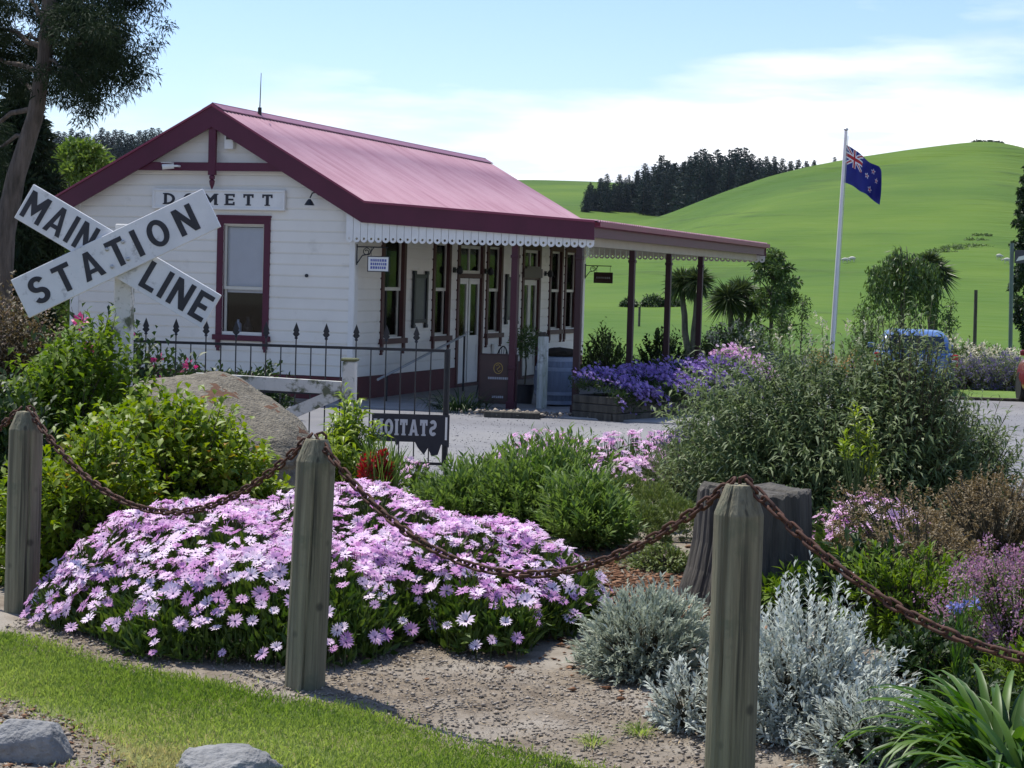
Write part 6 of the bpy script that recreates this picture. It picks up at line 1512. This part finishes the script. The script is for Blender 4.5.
def put_pine(loc, H, wide, k, label, group, rz):
    o = pines[k] if not used[k] else copy_tree(pines[k]); used[k] = True
    o.location = loc; o.scale = (H*wide, H*wide, H); o.rotation_euler = (0, 0, rz); o['label'] = label; o['group'] = group; return o
rr = random.Random(12)
# the plantation on the ridge: (px, top_y) from the photo
PL = [(590, 183), (599, 180), (606, 175), (613, 184), (621, 181), (628, 176), (636, 172), (644, 165), (652, 168), (660, 157), (667, 163), (673, 166), (680, 170), (688, 158), (694, 154), (701, 151), (708, 156), (715, 152), (722, 158), (729, 152), (736, 150), (743, 150), (750, 156), (757, 160), (764, 158), (772, 158), (780, 160), (788, 163), (796, 161), (804, 162), (812, 161), (832, 158)]
PL += [(586, 192), (592, 186), (603, 183), (616, 186), (625, 183), (636, 182), (646, 174), (658, 168), (669, 170), (682, 164), (693, 160), (704, 158), (719, 158), (733, 156), (746, 157), (760, 162), (774, 163)]
PL += [(660+i*5.6, 166-4*math.sin(i*1.7)) for i in range(30)]+[(588+i*6.1, 186-1.2*i+5*math.sin(i*2.1)) for i in range(16)]
PL += [(595, 190), (610, 190), (618, 188), (632, 184), (640, 180), (648, 176), (656, 172), (664, 172), (676, 174), (684, 168), (698, 163), (711, 164), (725, 163), (740, 160), (754, 164), (768, 165)]
for i, (px, ty) in enumerate(PL):
    back = i < 32; by = np.interp(px, [585, 600, 650, 700, 760, 830], [206, 211, 217, 222, 228, 235])-(4 if back else 0)
    d = np.interp(px, [585, 650, 720, 840], [560, 560, 520, 470])+rr.uniform(-10, 10)+(14 if back else -10)
    v = ray(px, by); x = v[0]*d; z = fz(x, d); H = at(px, ty, d).z-z
    where = 'in the plantation on the ridge' if px < 700 else 'in the plantation behind the big hill'
    put_pine(Vector((x, d, z-.5)), H*1.03+.5, rr.uniform(.95, 1.5), i % 5, 'dark pine '+where+(' beside other pines' if px < 770 else ', small along the crest'), 'pines on the ridge', rr.uniform(0, 6))
for i in range(20):
    px = 52+i*6.2+rr.uniform(-2, 2); d = 690+rr.uniform(-20, 10); ty = 131-3*math.sin(i*.9)+rr.uniform(-4, 4)
    b = fspot(px, d); H = max(6, at(px, ty, d).z-b.z); put_pine(b-Vector((0, 0, .5)), H+.5, rr.uniform(1.5, 2.0), i % 5, 'far pine in the row beyond the left roof slope', 'far pines left of the station', rr.uniform(0, 6))
for px, ty in ((978, 141), (990, 142), (998, 143)):
    b = fspot(px, 423); o = shrub('hill_shrub', 'dark scrub on the crown of the big hill, %s' % ('left of the other two' if px == 978 else 'middle of three' if px == 990 else 'farthest right'), 'shrub', b-Vector((0, 0, .3)), 1.3, 1.3, .8, 120, 6, .4, .2, M['darkleaf'], px, stems=False)
# cabbage trees
def cabbage(px, d, y0, heads, label, seed, hw, group='cabbage trees beyond the station'):
    b = fspot(px, d) if d > 44 else Vector(((px-512)/F*d, d, GZ)); root = empty('cabbage_tree', b, 0, label, 'tree', group); rs = np.random.RandomState(seed); mb = MB(); P = []; D = []; L_ = []
    for (hx, hy, rpx) in heads:
        c = np.array(at(hx, hy, d)-b)+np.array([0, rs.randn()*.2, 0]); r = rpx/F*d; limb(mb, (rs.randn()*.05, 0, -.1), c, .11, .075, rs, 5, .03, 8)
        n = 420; dd = dome_dirs(rs, n, -.85); P.append(c+dd*.06); D.append(unit(dd+np.array([0, 0, .12]))); L_.append(r*rs.uniform(.75, 1.15, n))
    mb.build('trunk', M['bark'], root, smooth_=True)
    leaf_obj('crown', np.concatenate(P), np.concatenate(D), np.concatenate(L_), np.full(sum(len(q) for q in P), .055), M['sword'], root, rs, droop=.22, mid=.4); return root
cabbage(690, 56, 350, [(684, 284, 21), (698, 282, 20)], 'cabbage tree with twin trunks seen between the veranda posts', 1, 22)
cabbage(738, 58, 350, [(728, 300, 25), (742, 294, 22), (752, 304, 16)], 'round-headed cabbage tree just right of the veranda end', 2, 24)
cabbage(933, 60, 340, [(938, 274, 23), (930, 264, 17)], 'cabbage tree growing against the weeping tree', 3, 22)
def weeping(px, d, top_y, wpx, hang, label, mat, seed, nstr=90, name='weeping_tree'):
    b = fspot(px, d); H = at(px, top_y, d).z-b.z; R_ = wpx/F*d/2; root = empty(name, b, 0, label, 'tree'); rs = np.random.RandomState(seed); mb = MB()
    limb(mb, (0, 0, -.1), (0, 0, H*.62), .09, .06, rs, 5, .02, 8); P = []; D = []
    for i in range(nstr):
        a = rs.rand()*6.28; r = R_*(.15+.85*rs.rand()**.6); z = H*(1.0-.20*(r/R_)**2)*rs.uniform(.86, 1.0); p = np.array([math.cos(a)*r, math.sin(a)*r, z])
        if i % 3 == 0: limb(mb, (0, 0, H*.6), p, .03, .008, rs, 4, .08, 5)
        ln = hang*H*rs.uniform(.35, 1.0); m_ = 34; s = rs.rand(m_)
        q = p[None]+np.stack([np.cos(a)*.12*s*R_+rs.randn(m_)*.07, np.sin(a)*.12*s*R_+rs.randn(m_)*.07, .10*H*np.sin(s*3)*.3-ln*s], -1); P.append(q); D.append(unit(rs.randn(m_, 3)*.5+np.array([0, 0, -1.])))
    mb.build('trunk', M['bark'], root, smooth_=True); P = np.concatenate(P); D = np.concatenate(D); n = len(P)
    leaf_obj('crown', P, D, rs.uniform(.12, .24, n), rs.uniform(.035, .07, n), mat, root, rs); return root
weeping(900, 57, 243, 70, .55, 'weeping tree with a rounded crown right of the flagpole', M['treeleaf'], 4, 150)
dark_tree(770, 57, 248, 62, 'loose oval-crowned tree beside the veranda end', M['treeleaf'], 5, .15, .055, 60, 80, trunk_h=.24, conic=.25, name='oval_tree', rmin=.20)
def sapling(px, d, top_y, label, seed, wpx=22):
    b = fspot(px, d); H = at(px, top_y, d).z-b.z; rs = np.random.RandomState(seed); root = empty('sapling', b, 0, label, 'tree', 'thin saplings by the flagpole'); mb = MB(); C_ = []; Rr = []
    limb(mb, (0, 0, -.1), (0, 0, H), .03, .006, rs, 6, .03, 6)
    for i in range(16):
        z = H*rs.uniform(.3, 1); a = rs.rand()*6.28; r = wpx/F*d/2*rs.uniform(.3, 1)*(1.1-.6*z/H); e = (math.cos(a)*r, math.sin(a)*r, z+.15); limb(mb, (0, 0, z-.1), e, .012, .004, rs, 3, .05, 5); C_.append(np.array(e)); Rr.append(.17)
    mb.build('trunk', M['bark'], root, smooth_=True); crown_clumps(rs, C_, Rr, 26, .10, .04, M['treeleaf'], root); return root
sapling(800, 55, 300, 'thin sapling left of the flagpole', 1); sapling(862, 55, 310, 'thin sapling right of the flagpole', 2, 20); sapling(780, 54, 308, 'thin sapling against the drooping tree', 3, 16); sapling(948, 56, 305, 'wispy sapling right of the cabbage tree trunk', 4, 16)
dark_tree(1039, 78, 128, 64, 'tall narrow dark poplar at the right edge', M['poplar'], 21, .16, .07, 520, 110, trunk_h=.03, conic=.05, name='poplar_tree', rmin=.10)
for (px, d, ty, wp, lab_) in ((654, 150, 296, 26, 'dark clump of gorse in the pasture seen between the veranda posts'), (672, 150, 299, 22, 'lower dark gorse clump beside it, left of the twin cabbage tree'), (628, 150, 300, 14, 'small gorse clump in the pasture, leftmost of three')):
    b = fspot(px, d); H = at(px, ty, d).z-b.z; shrub('gorse_clump', lab_, 'shrub', b, wp/F*d/2, .9, H, 260, 7, .22, .09, M['darkleaf'], px, stems=False)
# scrubby eroded gully on the big hill
b = hill_hit(905, 246)
for i, (px, py, w) in enumerate(((944, 252, 1.4), (952, 249.5, 1.8), (961, 247.5, 2.0), (970, 246, 1.8), (977, 240, 1.3), (983, 236, 1.0))):
    b = hill_hit(px, py); shrub('hill_scrub', 'low dark scrub in the gully on the hill, %s' % ('left end', 'second from the left', 'third from the left', 'fourth from the left', 'fifth from the left', 'upper right end')[i], 'shrub', b-Vector((0, 0, .25)), w*1.3, .8, .5, 90, 6, .3, .12, M['treeleaf'], 300+i, stems=False)
# shrubs at the far side of the yard
def yspot(px, d): return fspot(px, d) if d > 44 else Vector(((px-512)/F*d, d, GZ))
def ysh(px, d, ty, wpx, label, mat, seed, tw=420, LL=.10, LW=.04, name='garden_shrub', **k):
    b = yspot(px, d); H = at(px, ty, d).z-b.z; return shrub(name, label, 'shrub', b, wpx/F*d/2, wpx/F*d/2*.8, H, tw, 9, LL, LW, mat, seed, amp=.35, inner=(.3, .8), **k)
ysh(606, 38, 328, 50, 'open green shrub right of the last veranda window', M['treeleaf'], 81, 330)
ysh(662, 39, 330, 56, 'green shrub behind the violet planter, between the veranda posts', M['darkleaf'], 82, 420)
r, tp, td_ = ysh(730, 41, 318, 78, 'tall cream-flowered shrub behind the pink end of the planter', M['treeleaf'], 83, 620)
blooms(r, tp, 110, M['creamblossom'], 11, 'flowers', 12, .07, .06, .045)
r, tp, td_ = ysh(790, 40, 352, 100, 'grey lavender bush left of the blue car', M['mist'], 84, 520, .09, .02)
blooms(r, tp, 200, M['lav'], 12, 'flowers', 9, .05, .05, .02)
strappy('flax_tuft', 'straw-orange grass tuft behind the lavender bush', yspot(842, 43), 120, 1.15, .035, M['straw'], 31, spread=.2)
r, tp, td_ = ysh(962, 43.5, 334, 128, 'wide cream-flowered shrub behind the lavender hedge, right of the blue car', M['treeleaf'], 85, 800)
blooms(r, tp, 240, M['creamblossom'], 13, 'flowers', 14, .08, .07, .05)
for i, px in enumerate((885, 925, 968, 1010)):
    r, tp, td_ = ysh(px, 41.5, 358, 58, 'lavender bush on the grass verge, %s' % ('hidden mostly by the blue car', 'right of the blue car', 'left of the red car', 'behind the red car')[i], M['mist'], 86+i, 380, .10, .02, group='lavender bushes on the verge')
    blooms(r, tp, 230, M['lav'], 14+i, 'flowers', 10, .05, .05, .02)
ysh(815, 46, 345, 60, 'dark green shrub at the foot of the flagpole', M['treeleaf'], 95, 350)
ysh(752, 50, 322, 54, 'rounded green shrub under the oval tree', M['treeleaf'], 97, 360)
ysh(872, 50, 322, 46, 'rounded green shrub left of the weeping tree', M['treeleaf'], 98, 320)
ysh(915, 50, 322, 60, 'shrub with dull leaves under the weeping tree', M['rustleaf'], 96, 350)

# ------------------------------------------------------------------ air
mb = MB(); mb.box(-2200, 2200, -70, 1700, -4, 80)
hz = mb.build('haze', bpy.data.materials.new('thin_air_haze')); hm = hz.data.materials[0]; hm.use_nodes = True
hn = hm.node_tree; hn.nodes.remove(hn.nodes['Principled BSDF']); pv = hn.nodes.new('ShaderNodeVolumePrincipled')
pv.inputs['Color'].default_value = (.72, .83, 1, 1); pv.inputs['Density'].default_value = .00004; pv.inputs['Anisotropy'].default_value = .2
hn.links.new(pv.outputs[0], hn.nodes['Material Output'].inputs['Volume'])
tag(hz, kind='stuff')
